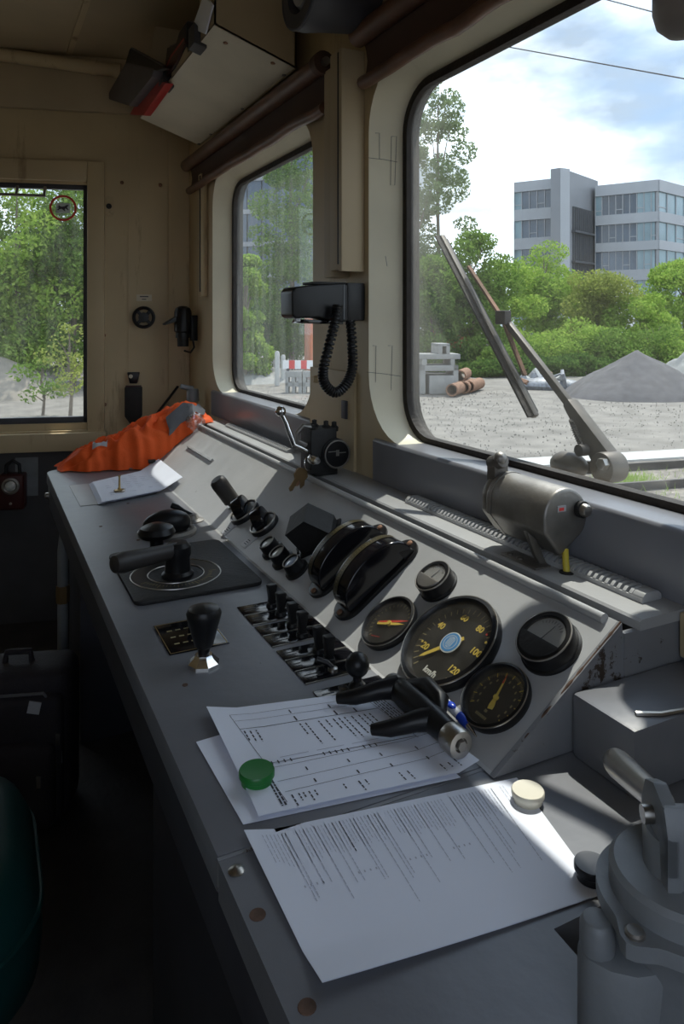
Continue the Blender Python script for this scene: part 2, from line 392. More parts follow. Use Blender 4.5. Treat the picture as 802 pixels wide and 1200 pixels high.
MB().box(SWX0 + .01, SWX1 - .01, SWZ0 + .01, SWZ1 - .01, -.029, -.025, XW).build('glass', 'side_glass', w1)
m = MB(); h = SWZ1 - .06
m.tube([(x, h, .014) for x in (-1.0, -.9, -.8, -.66)], .007, 8, XW)
for x in (-.98, -.668, -.79): m.cyl((x, h, .014), (x, h + .045, -.012), .007, n=8, X=XW)
m.build('handle_rail', 'dull_steel', w1)
MB().box(-1.15, -.396, .885, .893, .0, .03, XW).build('wiper_strip', 'cream_paint', w1)

# windscreen wall: two openings with deep cream jambs
XI, XG, XO = .915, 1.0, 1.035
def outline(y0, y1, z0, z1, r, n=8): return rrect(y0, y1, z0, z1, r, n)
WIN = {'window_2': (2.085, 3.042, 1.107, 2.003, .105), 'window_3': (.60, 1.615, 1.107, 2.008, .115)}
inner = {}; outer = {}
for k, (a, b, c, d, r) in WIN.items():
    outer[k] = outline(a, b, c, d, r); inner[k] = outline(a - .055, b + .058, c - .0, d + .06, r + .05)
    inner[k] = [(y, max(z, 1.09)) for y, z in inner[k]]
m = MB(); border = [(-.5, 0), (3.56, 0), (3.56, 2.66), (-.5, 2.66)]
holed(m, border, list(inner.values()), lambda a, b: (XI, a, b))
holed(m, border, list(outer.values()), lambda a, b: (XO, a, b))
struct(m.build('wall_front', 'cream_paint', merge=False, smooth=False), 'cream windscreen wall with centre pillar', 'wall')
for k in WIN:
    lab = {'window_2': 'hazy windscreen between the pillar and the side wall', 'window_3': 'large clear windscreen with rounded corners behind the wiper'}[k]
    w = struct(bpy.data.objects.new(k, None), lab, 'window'); COL.objects.link(w)
    I = [(XI, y, z) for y, z in inner[k]]; G = [(XG, y, z) for y, z in outer[k]]; Q = [(XO, y, z) for y, z in outer[k]]
    m = MB(); strip(m, I, G); m.build('jamb', 'cream_jamb', w, ang=60)
    m = MB(); strip(m, G, Q); m.build('reveal', 'gasket_rubber', w)
    a, b, c, d, r = WIN[k]
    g0 = outline(a + .016, b - .016, c + .014, d - .016, r - .012); g1 = outline(a - .014, b + .014, c - .008, d + .014, r + .012)
    m = MB(); f0 = [(XG - .014, y, z) for y, z in g0]; f1 = [(XG - .016, y, z) for y, z in outer[k]]; f2 = [(XG - .004, y, z) for y, z in g1]; f3 = [(XG + .01, y, z) for y, z in g0]
    strip(m, f3, f0); strip(m, f0, f1); strip(m, f1, f2); m.build('rubber_gasket', 'gasket_rubber', w, ang=70)
    gl = outline(a + .004, b - .004, c + .004, d - .004, r - .004)
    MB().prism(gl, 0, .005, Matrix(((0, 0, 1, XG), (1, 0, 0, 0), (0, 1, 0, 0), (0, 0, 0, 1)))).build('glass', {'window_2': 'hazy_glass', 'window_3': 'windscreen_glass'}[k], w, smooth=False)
    y0, y1 = a - .09, b + (.05 if k == 'window_2' else .02)
    m = MB(); m.prism([(.905, 1.0), (.905, 1.102), (.911, 1.108), (XG - .01, 1.108), (XG - .01, 1.0)], y0, y1, Matrix(((1, 0, 0, 0), (0, 0, 1, 0), (0, 1, 0, 0), (0, 0, 0, 1))))
    m.build('window_sill', 'sill_paint', w, bevel=.003)
tag_e = struct(MB().box(XO, 1.10, -.5, 3.4, 2.29, 2.34).build('trim_2', 'dark_paint', bevel=.01), 'roof overhang outside above the windscreens', 'roof edge')

def at_jamb(u, v):                             # inner slope of the clear windscreen's far jamb
    d = ray(u, v); k = .058 / (XG - XI); t_ = (1.673 + k * XI) / (d.y + k * d.x); return O + d * t_ + Vector((-.0006, -.0006, 0))
jw = bpy.data.objects['window_3']
for pl_ in (((440, 156), (445, 156), (445, 186)), ((432, 185), (450, 187), (466, 190)), ((459, 160), (465, 160), (463, 217), (458, 217), (459, 160)), ((437, 405), (441, 405), (440, 470)), ((455, 405), (460, 405), (458, 480)), ((430, 436), (450, 438), (470, 441)), ((452, 300), (454, 312)), ((450, 500), (458, 520))):
    MB().tube([at_jamb(*q) for q in pl_], .00055, 5).build('paint_crack', 'lower_wall', jw)
struct(MB().box(.886, XI, .30, .7045, .935, .998).build('trim_7', 'cream_paint', bevel=.003), 'tan painted wall strip between desk end and window sill', 'wall strip')
# centre pillar boards (guides of the blinds), corner guide
pb = struct(MB().box(.868, XI, 1.78, 1.85, 1.53, 2.11).build('trim_3', 'ceiling_paint', bevel=.004), 'flat tan guide board on the pillar between the windscreens', 'trim board')
pg = struct(MB().box(.852, XI, 1.715, 1.778, 1.545, 2.13).build('trim_4', 'ceiling_paint', bevel=.004), 'wider tan guide board with dark slot on the pillar', 'trim board')
MB().box(.848, .853, 1.713, 1.724, 1.56, 2.12).build('slot', 'black_matt', pg)
MB().box(.846, XI, 1.695, 1.713, 1.54, 2.125).build('rail', 'ceiling_paint', pg, bevel=.003)
cg = struct(MB().box(.885, XI, 3.18, 3.225, 1.52, 2.07).build('trim_5', 'cream_paint', bevel=.004), 'narrow guide rail of the blind beside the corner', 'trim board')
MB().box(.882, .886, 3.185, 3.195, 1.54, 2.06).build('slot', 'black_matt', cg)
pp = struct(MB().box(.905, XI, 1.74, 2.03, 1.0, 1.27).build('trim_6', 'cream_paint', bevel=.003), 'cream cover plate at the foot of the pillar', 'cover plate')
for y, z in ((1.80, 1.235), (1.98, 1.235)):
    MB().cyl((.905, y, z), (.892, y, z), .012, .009).build('bolt', 'cream_paint', pp)
MB().box(.897, .906, 1.775, 1.80, 1.14, 1.19).build('latch', 'dark_paint', pp, bevel=.002)

# rolled sun blinds above the windscreens
def blind(name, label, y0, y1, seed):
    b = thing(name, label, 'roller blind', T(.865, y0, 2.12), 'roller blinds')
    Lh = y1 - y0
    m = MB(); m.cyl((0, 0, .015), (0, Lh, .015), .027, n=20); m.build('roller', 'brown_blind', b)
    MB().cyl((0, -.03, .015), (0, 0, .015), .033, n=16).build('end_cap', 'dark_fabric', b)
    MB().cyl((0, -.045, .015), (0, -.03, .015), .012, n=12).build('spindle', 'dull_steel', b)
    rnd = random.Random(seed)
    def fn(a, c):
        z = .01 - c * (.105 + .012 * noise.noise((a * 9, seed, 0)))
        return (.016 + .012 * math.sin(c * 3.1), a * Lh, z)
    MB().grid(fn, 40, 4).build('blind_cloth', 'dark_fabric', b)
    pts = [(.014, a / 24 * Lh, -.1 - .010 * noise.noise((a / 24 * 9, seed, 0))) for a in range(25)]
    MB().tube(pts, .017, 10).build('hem_bar', 'brown_blind', b)
    return b
blind('roller_blind', 'rolled brown sun blind above the hazy windscreen', 1.87, 3.36, 1.3)
blind('roller_blind', 'rolled brown sun blind above the clear windscreen', .55, 1.64, 4.1)

# ------------------------------------------------------------------ driver's desk
XZ = Matrix(((1, 0, 0, 0), (0, 0, 1, 0), (0, 1, 0, 0), (0, 0, 0, 1)))       # prism in X-Z, extruded along Y
Y0, Y1 = .715, 2.93
ds = thing('control_desk', 'long grey painted driver desk with sloping instrument panel', 'desk', T(.5, 1.6, 0))
IX = T(-.5, -1.6, 0)
out = [(.222, Y0 + .022), (.60, Y0 + .022), (.60, Y1)] + [(.222 + .05 - .05 * math.sin(R(a)), Y1 - .05 + .05 * math.cos(R(a))) for a in range(0, 91, 15)]
MB().prism(out, .808, DESK, IX).build('desk_top', 'desk_paint_shaded', ds, bevel=.006)
m = MB(); hole = [(.462, .25), (.60, .25), (.60, .512), (.475, .512)]
oo = [(.222, .2), (.912, .2), (.912, Y0 + .016), (.222, Y0 + .016)]
holed(m, oo, [hole], lambda a, b: (a - .5, b - 1.6, .848)); holed(m, oo, [hole], lambda a, b: (a - .5, b - 1.6, .808))
strip(m, [(a - .5, b - 1.6, .848) for a, b in hole], [(a - .5, b - 1.6, .808) for a, b in hole]); strip(m, [(a - .5, b - 1.6, .848) for a, b in oo], [(a - .5, b - 1.6, .808) for a, b in oo])
m.build('side_top', 'desk_paint_shaded', ds, smooth=False)
MB().box(.232, .246, .2, Y1 - .03, .715, .808, IX).build('fascia', 'dark_paint', ds, bevel=.003)
m = MB(); m.box(.30, .88, .22, 1.42, 0, .808, IX); m.build('pedestal', 'dark_paint', ds, bevel=.004)
MB().box(.30, .88, 2.55, 2.88, 0, .808, IX).build('pedestal', 'dark_paint', ds, bevel=.004)
MB().box(.78, .80, 1.42, 2.55, 0, .808, IX).build('kick_panel', 'dark_paint', ds)
PX, PZ = XB + .26 * CS, DESK + .26 * SS
prof = [(XB + .03, DESK), (PX - .006, PZ - .016), (PX - .006, .955), (.812, .955), (.812, .988), (.912, .988), (.912, DESK)]
MB().prism(prof, Y0 + .003, Y1 - .02, IX @ XZ).build('panel_body', 'black_matt', ds, smooth=False)
MB().prism([(XB - .006, DESK), (XB, DESK + .001), (PX, PZ), (PX - .002, PZ - .008), (XB, DESK - .004)], Y0, Y1 - .01, IX @ XZ).build('instrument_panel', 'panel_paint_sunlit', ds, smooth=False)
MB().prism([(XB - .006, DESK), (PX - .001, PZ), (.784, .97), (.784, DESK)], Y0 - .004, Y0 + .004, IX @ XZ).build('end_panel', 'chipped_paint', ds, smooth=False)
MB().prism([(.784, .985), (.912, .985), (.912, DESK), (.784, DESK)], Y0 - .006, Y0 + .003, IX @ XZ).build('end_panel', 'chipped_paint', ds, smooth=False)
m = MB(); pts = []
for i in range(46):
    s = .26 * i / 45; w = .0022 + .0022 * abs(noise.noise((i * .37, 2.2, 0))) * (2 if i < 22 else .6)
    pts.append((XB + s * CS - .5, Y0 - .001 - 1.6, DESK + s * SS + .0005))
m.tube(pts, [(.0016 + .0028 * max(0, noise.noise((i * .43, 2.2, .3)))) for i in range(46)], 6); m.build('rusty_edge', 'rust_edge', ds)
m = MB(); m.prism([(.810, .985), (.810, .997), (.814, 1.0), (.912, 1.0), (.912, .985)], Y0 - .009, Y1 - .03, IX @ XZ); m.build('ledge', 'panel_paint_sunlit', ds, smooth=False)
MB().tube([(PX - .008 - .5, y - 1.6, PZ - .0015) for y in [Y0 + .02 + (Y1 - .06 - Y0) * i / 12 for i in range(13)]], .0075, 10).build('hinge_rail', 'panel_paint_sunlit', ds)
MB().box(.222, .60, Y0 + .0165, Y0 + .0215, .82, .8486, IX).build('joint', 'chipped_paint', ds)
for u, v, hole_ in ((277, 1021, 0), (302, 1072, 1), (360, 1180, 1)):
    p = at_z(u, v, .848); MB().lathe([(.0085, 0), (.0085, .001), (.0055, .0035), (.0001, .004)] if not hole_ else [(.008, .0), (.0075, .0008), (.0001, .0009)], 16, IX @ T(p.x, p.y, .848)).build('screw', 'steel' if not hole_ else 'rust_edge', ds)
rnd = random.Random(3)
for u, v in ((150, 590), (118, 617), (162, 633), (217, 803), (196, 745)):
    p = at_z(u, v, DESK); MB().cyl((p.x, p.y, DESK), (p.x, p.y, DESK + .001), .0045, n=10, X=IX).build('screw', 'rust_edge', ds)
# long edge strip of the panel and inlaid cover
m = MB(); a = PAN(.157, 2.67); m.box(-.006, .006, -.31, 0, 0, .009, IX @ a); m.build('panel_strip', 'panel_paint_sunlit', ds, bevel=.002)
MB().box(.272, .345, 2.31, 2.615, .85, .852, IX).build('cover_plate', 'panel_paint_sunlit', ds, bevel=.0008)

# ventilation strips on the ledge
def vent(name, label, y0, y1, xc, n, w=.036, h=.013, slot=True):
    v = thing(name, label, 'vent', T(xc, y0, 1.0))
    L_ = y1 - y0
    prof = [(-w / 2, 0), (-w / 2, h * .55), (-w / 2 + .006, h * .9), (0, h), (w / 2 - .006, h * .9), (w / 2, h * .55), (w / 2, 0)]
    if slot:
        MB().prism([(a * .80, b * .40) for a, b in prof], .004, L_ - .004, XZ).build('slot_bed', 'black_matt', v)
        st = L_ / n; rb = MB().prism(prof, 0, st * .50, XZ).mesh('rib', 'panel_paint_sunlit')
        for i in range(n): link('rib', rb, v, T(0, i * st, 0))
        for e0, e1 in ((-.02, 0), (L_ - st * .48, L_)):
            MB().prism(prof, e0, e1, XZ).build('end_block', 'panel_paint_sunlit', v, bevel=.002)
        MB().box(-w / 2 - .001, -w / 2 + .002, -.02, L_, 0, h * .45).build('side_rail', 'panel_paint_sunlit', v)
    else:
        MB().prism(prof, 0, L_, XZ).build('cover', 'panel_paint_sunlit', v, bevel=.001)
        rb = MB().box(-w / 2 + .004, w / 2 - .004, 0, .003, h * .8, h * 1.08).mesh('rib', 'sill_paint')
        for i in range(n): link('rib', rb, v, T(0, .01 + i * (L_ - .02) / n, 0))
    return v
vent('vent_grille', 'slotted grey vent strip under the wiper motor', .765, 1.40, .880, 54, .040, .015)
vent('vent_strip', 'ribbed grey vent strip in front of the hazy windscreen', 2.09, 2.72, .868, 40, .03, .012, False)

# grey box beside the brake valve
gb = thing('junction_box', 'grey painted steel box with worn edge beside the brake valve', 'box', T(.79, .65, .848))
MB().box(-.105, .12, -.045, .056, 0, .082).build('box_body', 'desk_paint_shaded', gb, bevel=.007)
MB().tube([(-.075, -.02, .083), (-.05, -.035, .084), (.0, -.043, .083), (.08, -.044, .083), (.12, -.044, .083)], [.004, .0035, .003, .0035, .003], 8).build('weld_bead', 'steel', gb)
# ------------------------------------------------------------------ the yard outside
import numpy as np
def plane_mesh(fn, nu, nv, m, name): return MB().grid(fn, nu, nv).mesh(name, m)
def gfn(a, b):
    x = -60 + 260 * a; y = -80 + 300 * b
    return (x, y, GZ - .02 + .05 * noise.noise((x * .21, y * .21, 0)))
yd = struct(MB().grid(gfn, 130, 150).build('ground', 'yard_gravel', ang=80), 'dusty gravel yard in front of the train', 'ground')
rd = Vector((math.cos(R(11)), -math.sin(R(11)), 0)); rn = Vector((math.sin(R(11)), math.cos(R(11)), 0))
def along(p, half, w, z0, z1, name, m, parent=None, **k):
    X = Matrix((rd, rn, Vector((0, 0, 1)))).transposed().to_4x4(); X.translation = Vector((p.x, p.y, GZ))
    if parent: X = parent.matrix_basis.inverted() @ X
    return MB().box(-half, half, -w / 2, w / 2, z0, z1, X).build(name, m, parent, **k)
pA, pB = ground(700, 558), ground(720, 581); pS = ground(720, 541)
tk = thing('railway_track', 'rusty railway track lying in ballast in front of the cab', 'track', Matrix.Translation((pA.x, pA.y, GZ)))
along((pA + pB) / 2, 40, 3.0, -.02, .06, 'ballast_bed', 'ballast', tk)
for p in (pA, pB): along(p, 40, .07, .06, .20, 'rail', 'rail_steel', tk)
for i in range(0):
    c = (pA + pB) / 2 + rd * ((i - 12) * .65)
    X = tk.matrix_basis.inverted() @ (Matrix.Translation((c.x, c.y, GZ)) @ Matrix.Rotation(R(-11), 4, 'Z'))
    MB().box(-.13, .13, -1.2, 1.2, .0, .075, X).build('sleeper', 'rusty_steel', tk)
kb = along(pS, 40, .75, -.02, .10, 'concrete_strip', 'white_concrete'); tag(kb, 'pale concrete edge strip along the far side of the track', 'kerb')

def heap(name, label, cat, p, rx, ry, h, m, seed, rough=.06, parts=0):
    def fn(a, b):
        an = 2 * math.pi * a; r = b
        w = 1 + .18 * noise.noise((math.cos(an) * 1.5, math.sin(an) * 1.5, seed))
        x = math.cos(an) * r * rx * w; y = math.sin(an) * r * ry * w
        z = h * (max(0, 1 - r) ** .85) * (1 + .12 * noise.noise((x, y, seed))) + rough * noise.noise((x * 3, y * 3, seed)) * (1 - r) - .04
        return (x, y, z)
    o = MB().grid(fn, 64, 24).build(name, m, ang=80); o.location = (p.x, p.y, GZ); tag(o, label, cat); return o
heap('gravel_heap', 'dark grey gravel heap in front of the green shrubs', 'gravel heap', ground(748, 462), 3.1, 2.6, 1.75, 'grey_gravel', 1.1)
heap('rubble_heap', 'pale broken concrete rubble heap behind the dark gravel heap', 'rubble heap', ground(828, 455), 2.6, 2.2, 2.1, 'concrete', 5.1, .5)
heap('sand_heap', 'light sand heap outside the side window', 'sand heap', ground(0, 463), 2.6, 2.2, 1.5, 'sand', 2.7)
heap('sand_heap', 'flat grey spoil heap between the heap of sand and the trees', 'sand heap', ground(80, 440), 4.5, 2.5, .6, 'yard_gravel', 3.7)
heap('spoil_heap', 'low heap of broken stone behind the concrete blocks', 'rubble heap', ground(305, 446), 2.6, 1.8, .75, 'concrete', 9.3, .5)
# pebbles lying about the yard
rnd = random.Random(11); m = MB()
for i in range(2600):
    u = rnd.uniform(275, 800); d = rnd.uniform(11, 30); p = at_d(u, 400, d); s = rnd.uniform(.010, .032)
    m.add([(p.x - s, p.y - s, GZ - .03), (p.x + s, p.y - s * .6, GZ - .03), (p.x, p.y + s, GZ - .03), (p.x + rnd.uniform(-s, s) * .4, p.y, GZ + s * .9)], [(0, 1, 3), (1, 2, 3), (2, 0, 3)])
tag(m.build('pebbles', 'yard_gravel', merge=False, smooth=False), 'loose pebbles scattered over the yard', 'pebbles', kind='stuff')
m = MB()
for i in range(900):
    u = rnd.gauss(742, 14) if i % 3 else rnd.uniform(640, 800); v = rnd.uniform(562, 574) if i % 3 else rnd.uniform(548, 590); p = ground(u, v); h = rnd.uniform(.05, .22); a = rnd.uniform(0, 6.28); w = .012
    m.add([(p.x - w, p.y, GZ), (p.x + w, p.y, GZ), (p.x + math.cos(a) * h * .5, p.y + math.sin(a) * h * .5, GZ + h)], [(0, 1, 2)])
tag(m.build('weeds', 'leaf_light', merge=False, smooth=False), 'thin green weeds growing between the rails', 'weeds', kind='stuff')

# concrete elements, pipes, barrier
def facing(p, turn=0):
    a = math.atan2(p.x, p.y); return Matrix.Translation((p.x, p.y, GZ)) @ Matrix.Rotation(-a + turn, 4, 'Z')
p = ground(511, 460); k = p.length / FPX * .93
ce = thing('concrete_portal', 'stacked grey concrete portal frames standing beside rusty pipes', 'concrete frame', facing(p, R(14)))
m = .033
for x0, x1, z0, z1, nm in ((-.76, -.56, 0, 1.12, 'leg'), (.56, .76, 0, 1.12, 'leg'), (-.76, .76, .90, 1.12, 'lintel'), (-.40, .58, 0, .72, 'infill_block'), (-.84, .84, 1.36, 1.56, 'slab'), (-.70, -.50, 1.12, 1.36, 'upper_leg'), (.45, .62, 1.12, 1.36, 'upper_leg'), (-.05, .12, 1.56, 1.95, 'post'), (.28, .42, 1.56, 1.95, 'post'), (-.05, .42, 1.86, 1.97, 'cap')):
    MB().box(x0, x1, -.6, .6, z0, z1).build(nm, 'concrete', ce, bevel=.02)
for i, (u, v, hgt) in enumerate(((540, 459, 0), (548, 459, .0), (556, 458, 0), (543, 458, .42), (537, 462, 0))):
    p = ground(u, v); m = MB(); X = facing(p, R((-12, -9, -14, -8, -15)[i]))
    m.lathe([(.24, -.9), (.24, .9), (.19, .9), (.19, -.9), (.24, -.9)], 18, Matrix.Translation((0, 0, .24 + hgt)) @ Matrix.Rotation(R(90), 4, 'X'))
    o = m.build('steel_pipe', 'rusty_steel'); o.matrix_basis = X
    tag(o, ('rusty pipe touching the concrete portal frame', 'rusty pipe in the middle of the row on the ground', 'rusty pipe at the shrub side of the pipe row', 'rusty pipe lying on top of the other pipes', 'rusty pipe half hidden behind the concrete portal frame')[i], 'pipe', 'rusty pipes')
sc = thing('scrap_pile', 'pile of dark scrap metal and car parts under the shrubs', 'scrap', facing(ground(642, 456)))
rnd = random.Random(5)
for i in range(16):
    X = Matrix.Translation((rnd.uniform(-1.3, 1.3), rnd.uniform(-.5, .5), rnd.uniform(.1, .55))) @ Matrix.Rotation(rnd.uniform(0, 3), 4, (rnd.random(), rnd.random(), rnd.random() + .1))
    a, b, c = rnd.uniform(.15, .5), rnd.uniform(.1, .35), rnd.uniform(.05, .15); MB().box(-a, a, -b, b, -c, c, X).build('scrap_piece', rnd.choice(['scrap', 'scrap', 'white_concrete', 'rusty_steel']), sc, bevel=.02)
MB().sphere((0, 0, .15), (1.5, .7, .35), 16, 8).build('scrap_bed', 'scrap', sc)
bp = ground(361, 460)
for i, dx in enumerate((-.55, .15, .85)):
    X = facing(bp, R(-6)) @ T(dx, 0, 0); b = thing('concrete_block', ('grey concrete block beside the white posts', 'middle grey concrete block under the striped board', 'grey concrete block beside the orange container')[i], 'concrete block', X, 'concrete barrier blocks')
    for x0, x1, z0, z1, nm in ((-.33, .33, .62, .86, 'top'), (-.33, -.2, 0, .62, 'leg'), (-.06, .06, 0, .62, 'leg'), (.2, .33, 0, .62, 'leg'), (-.33, .33, .25, .42, 'crossbar')): MB().box(x0, x1, -.25, .25, z0, z1).build(nm, 'concrete', b, bevel=.015)
bb = thing('striped_barrier', 'red and white striped barrier board on concrete blocks', 'barrier', facing(bp, R(-6)) @ T(.1, 0, .86))
for i in range(9): MB().box(-1.1 + i * .24, -1.1 + (i + 1) * .24, -.03, .03, .08, .42).build('stripe', 'barrier_red' if i % 2 else 'barrier_white', bb)
for x in (-.9, .9): MB().box(x - .04, x + .04, -.05, .05, 0, .1).build('foot', 'dark_paint', bb)
fp = ground(300, 441); fe = thing('picket_fence', 'white picket fence at the far edge of the yard', 'fence', facing(fp, R(4)))
for i in range(34): MB().box(-2.3 + i * .145, -2.3 + i * .145 + .085, -.02, .02, .05, .85).build('picket', 'white_concrete', fe)
for z in (.2, .65): MB().box(-2.35, 2.6, -.05, -.02, z, z + .08).build('rail', 'white_concrete', fe)
for u, d, h in ((325, 32, 1.45), (332, 34, 1.2)):
    p = at_d(u, 400, d); o = MB().lathe([(.11, 0), (.11, h), (.07, h + .07), (.0001, h + .08)], 12).build('bollard', 'white_concrete'); o.location = (p.x, p.y, GZ); tag(o, 'taller white round post behind the concrete blocks' if h > 1.3 else 'shorter white round post behind the concrete blocks', 'post', 'white posts')
p = at_d(380, 400, 36); oc = thing('shipping_container', 'orange steel container behind the striped barrier', 'container', facing(p, R(8)))
MB().box(-.85, 1.2, -1.2, 1.2, 0, 3.1).build('body', 'orange_container', oc, bevel=.03)
for i in range(9): MB().box(-.82 + i * .24, -.70 + i * .24, -1.25, -1.19, .12, 2.95).build('rib', 'orange_container', oc)
p = at_d(527, 400, 52); ht = thing('brick_hut', 'small red brick hut half hidden behind the trees', 'hut', facing(p))
MB().box(-1.6, 1.4, -1, 1, 0, 2.3).build('wall', 'orange_container', ht); MB().box(-1.8, 1.6, -1.2, 1.2, 2.3, 2.5).build('roof', 'dark_paint', ht)
# overhead wires
for u0, v0, d0, u1, v1, d1, lb in ((540, 45, 16, 840, 99, 11, 'thin dark overhead wire crossing the cloudy sky'), (690, -6, 14, 830, 31, 10, 'short stretch of overhead wire above the other wire')):
    a = at_d(u0, v0, d0); b = at_d(u1, v1, d1); o = MB().tube([a + (b - a) * (i / 4) * 1.6 - (b - a) * .3 for i in range(5)], .011, 6).build('overhead_wire', 'wire_black'); tag(o, lb, 'wire')

# trees
def leaf_obj(name, parent, blobs, n, size, m, seed):
    n = int(n * 1.9); size *= .74
    rg = np.random.default_rng(seed)
    B = np.array(blobs, float); w = (B[:, 3] * B[:, 4]); w /= w.sum(); k = rg.choice(len(B), n, p=w)
    d = rg.normal(size=(n, 3)); d /= np.linalg.norm(d, axis=1)[:, None]
    rad = .45 + .55 * np.sqrt(rg.random(n))
    c = B[k, :3] + d * rad[:, None] * np.stack([B[k, 3], B[k, 3], B[k, 4]], 1)
    a = rg.normal(size=(n, 3)); a /= np.linalg.norm(a, axis=1)[:, None]; b = rg.normal(size=(n, 3)); b = np.cross(a, b); b /= np.linalg.norm(b, axis=1)[:, None]
    s = size * (.6 + .8 * rg.random(n))[:, None]
    V = np.stack([c - a * s, c + b * s * .5, c + a * s, c - b * s * .5], 1).reshape(-1, 3)
    me = bpy.data.meshes.new(name); me.vertices.add(4 * n); me.vertices.foreach_set('co', V.ravel())
    me.loops.add(4 * n); me.loops.foreach_set('vertex_index', np.arange(4 * n, dtype=np.int32))
    me.polygons.add(n); me.polygons.foreach_set('loop_start', np.arange(0, 4 * n, 4, dtype=np.int32)); me.polygons.foreach_set('loop_total', np.full(n, 4, dtype=np.int32))
    me.update(calc_edges=True); me.materials.append(MATS[m]); return link(name, me, parent)
def tree(name, label, u, d, z_top, w, m, seed, base=.25, n=6000, size=.16, nb=26, trunk=.16, cat='tree', group=None):
    p = at_d(u, 400, d); H = z_top - GZ
    t = thing(name, label, cat, Matrix.Translation((p.x, p.y, GZ)), group); rnd = random.Random(seed)
    bl = []; tips = []
    for i in range(nb):
        q = rnd.random(); z = H * (base + (1 - base) * q); prof = math.sin(math.pi * min(1, .16 + .80 * q)) ** .7
        a = rnd.uniform(0, 6.28); r = w * prof * math.sqrt(rnd.random()) * .8
        br = w * rnd.uniform(.28, .46) * (.6 + .5 * prof); bz = br * rnd.uniform(.6, .9)
        z = min(z, H - bz * .8); bl.append((r * math.cos(a), r * math.sin(a), z, br, bz)); tips.append((r * math.cos(a), r * math.sin(a), z))
    leaf_obj('crown', t, bl, n, size, m, seed)
    mb = MB(); mb.tube([(0, 0, -.1), (.05, 0, H * .3), (-.05, .05, H * .6), (0, 0, H * .9)], [trunk, trunk * .75, trunk * .5, trunk * .12], 8); mb.build('trunk', 'bark', t)
    for q in tips[:9]:
        z0 = max(H * .15, q[2] * .72); MB().tube([(0, 0, z0), (q[0] * .5, q[1] * .5, (z0 + q[2]) / 2 + .1), q], [trunk * .35, trunk * .22, trunk * .08], 6).build('branch', 'bark', t)
    return t
def bush(label, u, d, v_top, w, m, seed, n=4200, size=.13):
    p = at_d(u, 400, d); H = (376 - v_top) / FPX * d + CAMZ - GZ; rnd = random.Random(seed)
    t = thing('shrub', label, 'shrub', Matrix.Translation((p.x, p.y, GZ)), 'shrubs along the yard edge')
    bl = [(rnd.uniform(-w, w), rnd.uniform(-w * .6, w * .6), 0, w * rnd.uniform(.35, .55), 0) for _ in range(14)]
    bl = [(x, y, rnd.uniform(.15, 1) * H * (1 - .35 * abs(x) / w) - .25 * H * .6, r, H * .26) for x, y, _, r, _ in bl]
    leaf_obj('foliage', t, bl, n, size, m, seed); mb = MB()
    for i in range(5): mb.tube([(0, 0, -.05), (rnd.uniform(-.3, .3), rnd.uniform(-.3, .3), H * .4), (rnd.uniform(-w, w) * .5, rnd.uniform(-.5, .5), H * .75)], [.05, .035, .01], 5)
    mb.build('stems', 'bark', t); return t
def zt(v, d): return CAMZ + (376 - v) / FPX * d
tree('poplar', 'tall sparse pale poplar rising above the other trees', 514, 50, zt(82, 50), 2.6, 'leaf_pale', 21, .12, 5200, .17, 34, .2)
tree('poplar', 'shorter pale poplar standing close to the tall poplar', 488, 46, zt(170, 46), 2.2, 'leaf_pale', 22, .12, 4200, .16, 24, .18)
tree('broadleaf_tree', 'dark green broad tree behind the concrete frames', 552, 44, zt(272, 44), 3.0, 'leaf_mid', 23, .12, 9000, .15, 30)
tree('broadleaf_tree', 'round green tree between poplar and concrete frames', 505, 42, zt(300, 42), 2.6, 'leaf_mid', 24, .1, 7000, .15, 26)
tree('broadleaf_tree', 'light green tree in front of the office left wing', 638, 58, zt(280, 58), 4.2, 'leaf_light', 25, .08, 11000, .17, 24)
tree('broadleaf_tree', 'yellowish green tree in front of the office entrance', 698, 52, zt(316, 52), 3.4, 'leaf_yellow', 26, .08, 8000, .15, 26)
tree('broadleaf_tree', 'light green tree at the office corner', 802, 54, zt(305, 54), 3.6, 'leaf_light', 27, .1, 7000, .16, 24)
tree('broadleaf_tree', 'small light green tree at the edge of the shrubs', 592, 50, zt(305, 50), 2.8, 'leaf_light', 28, .08, 6000, .15, 22)
tree('broadleaf_tree', 'light green tree between the entrance fins and the corner tree', 752, 50, zt(345, 50), 2.6, 'leaf_light', 29, .06, 6500, .15, 22)
for i, (u, d, v, w, mm, lb) in enumerate(((575, 41, 392, 2.0, 'leaf_mid', 'mid green shrub behind the rusty pipes'), (612, 42, 375, 2.3, 'leaf_light', 'light green shrub above the scrap pile'), (650, 43, 380, 2.3, 'leaf_mid', 'dense green shrub between scrap pile and gravel heap'),
        (690, 44, 372, 2.4, 'leaf_light', 'bright shrub behind the slope of the dark gravel heap'), (730, 42, 378, 2.4, 'leaf_mid', 'green shrub directly behind the gravel heap peak'), (770, 43, 366, 2.4, 'leaf_mid', 'tall green shrub behind gravel and rubble heaps'), (812, 42, 372, 2.3, 'leaf_light', 'light shrub above the rubble heap'),
        (535, 42, 405, 1.8, 'leaf_dark', 'low dark shrub behind the concrete frames'), (590, 38, 416, 1.7, 'leaf_dark', 'low dark shrub beside the rusty pipes'), (630, 38, 415, 1.8, 'leaf_dark', 'low dark shrub over the scrap pile'), (672, 39, 412, 1.8, 'leaf_dark', 'low dark shrub at the foot of the gravel heap'))):
    bush(lb, u, d, v, w, mm, 40 + i)
tree('birch', 'tall leafy birch in front of the blue glass tower', 342, 40, zt(120, 40), 2.3, 'leaf_mid', 31, .06, 15000, .12, 64, .17)
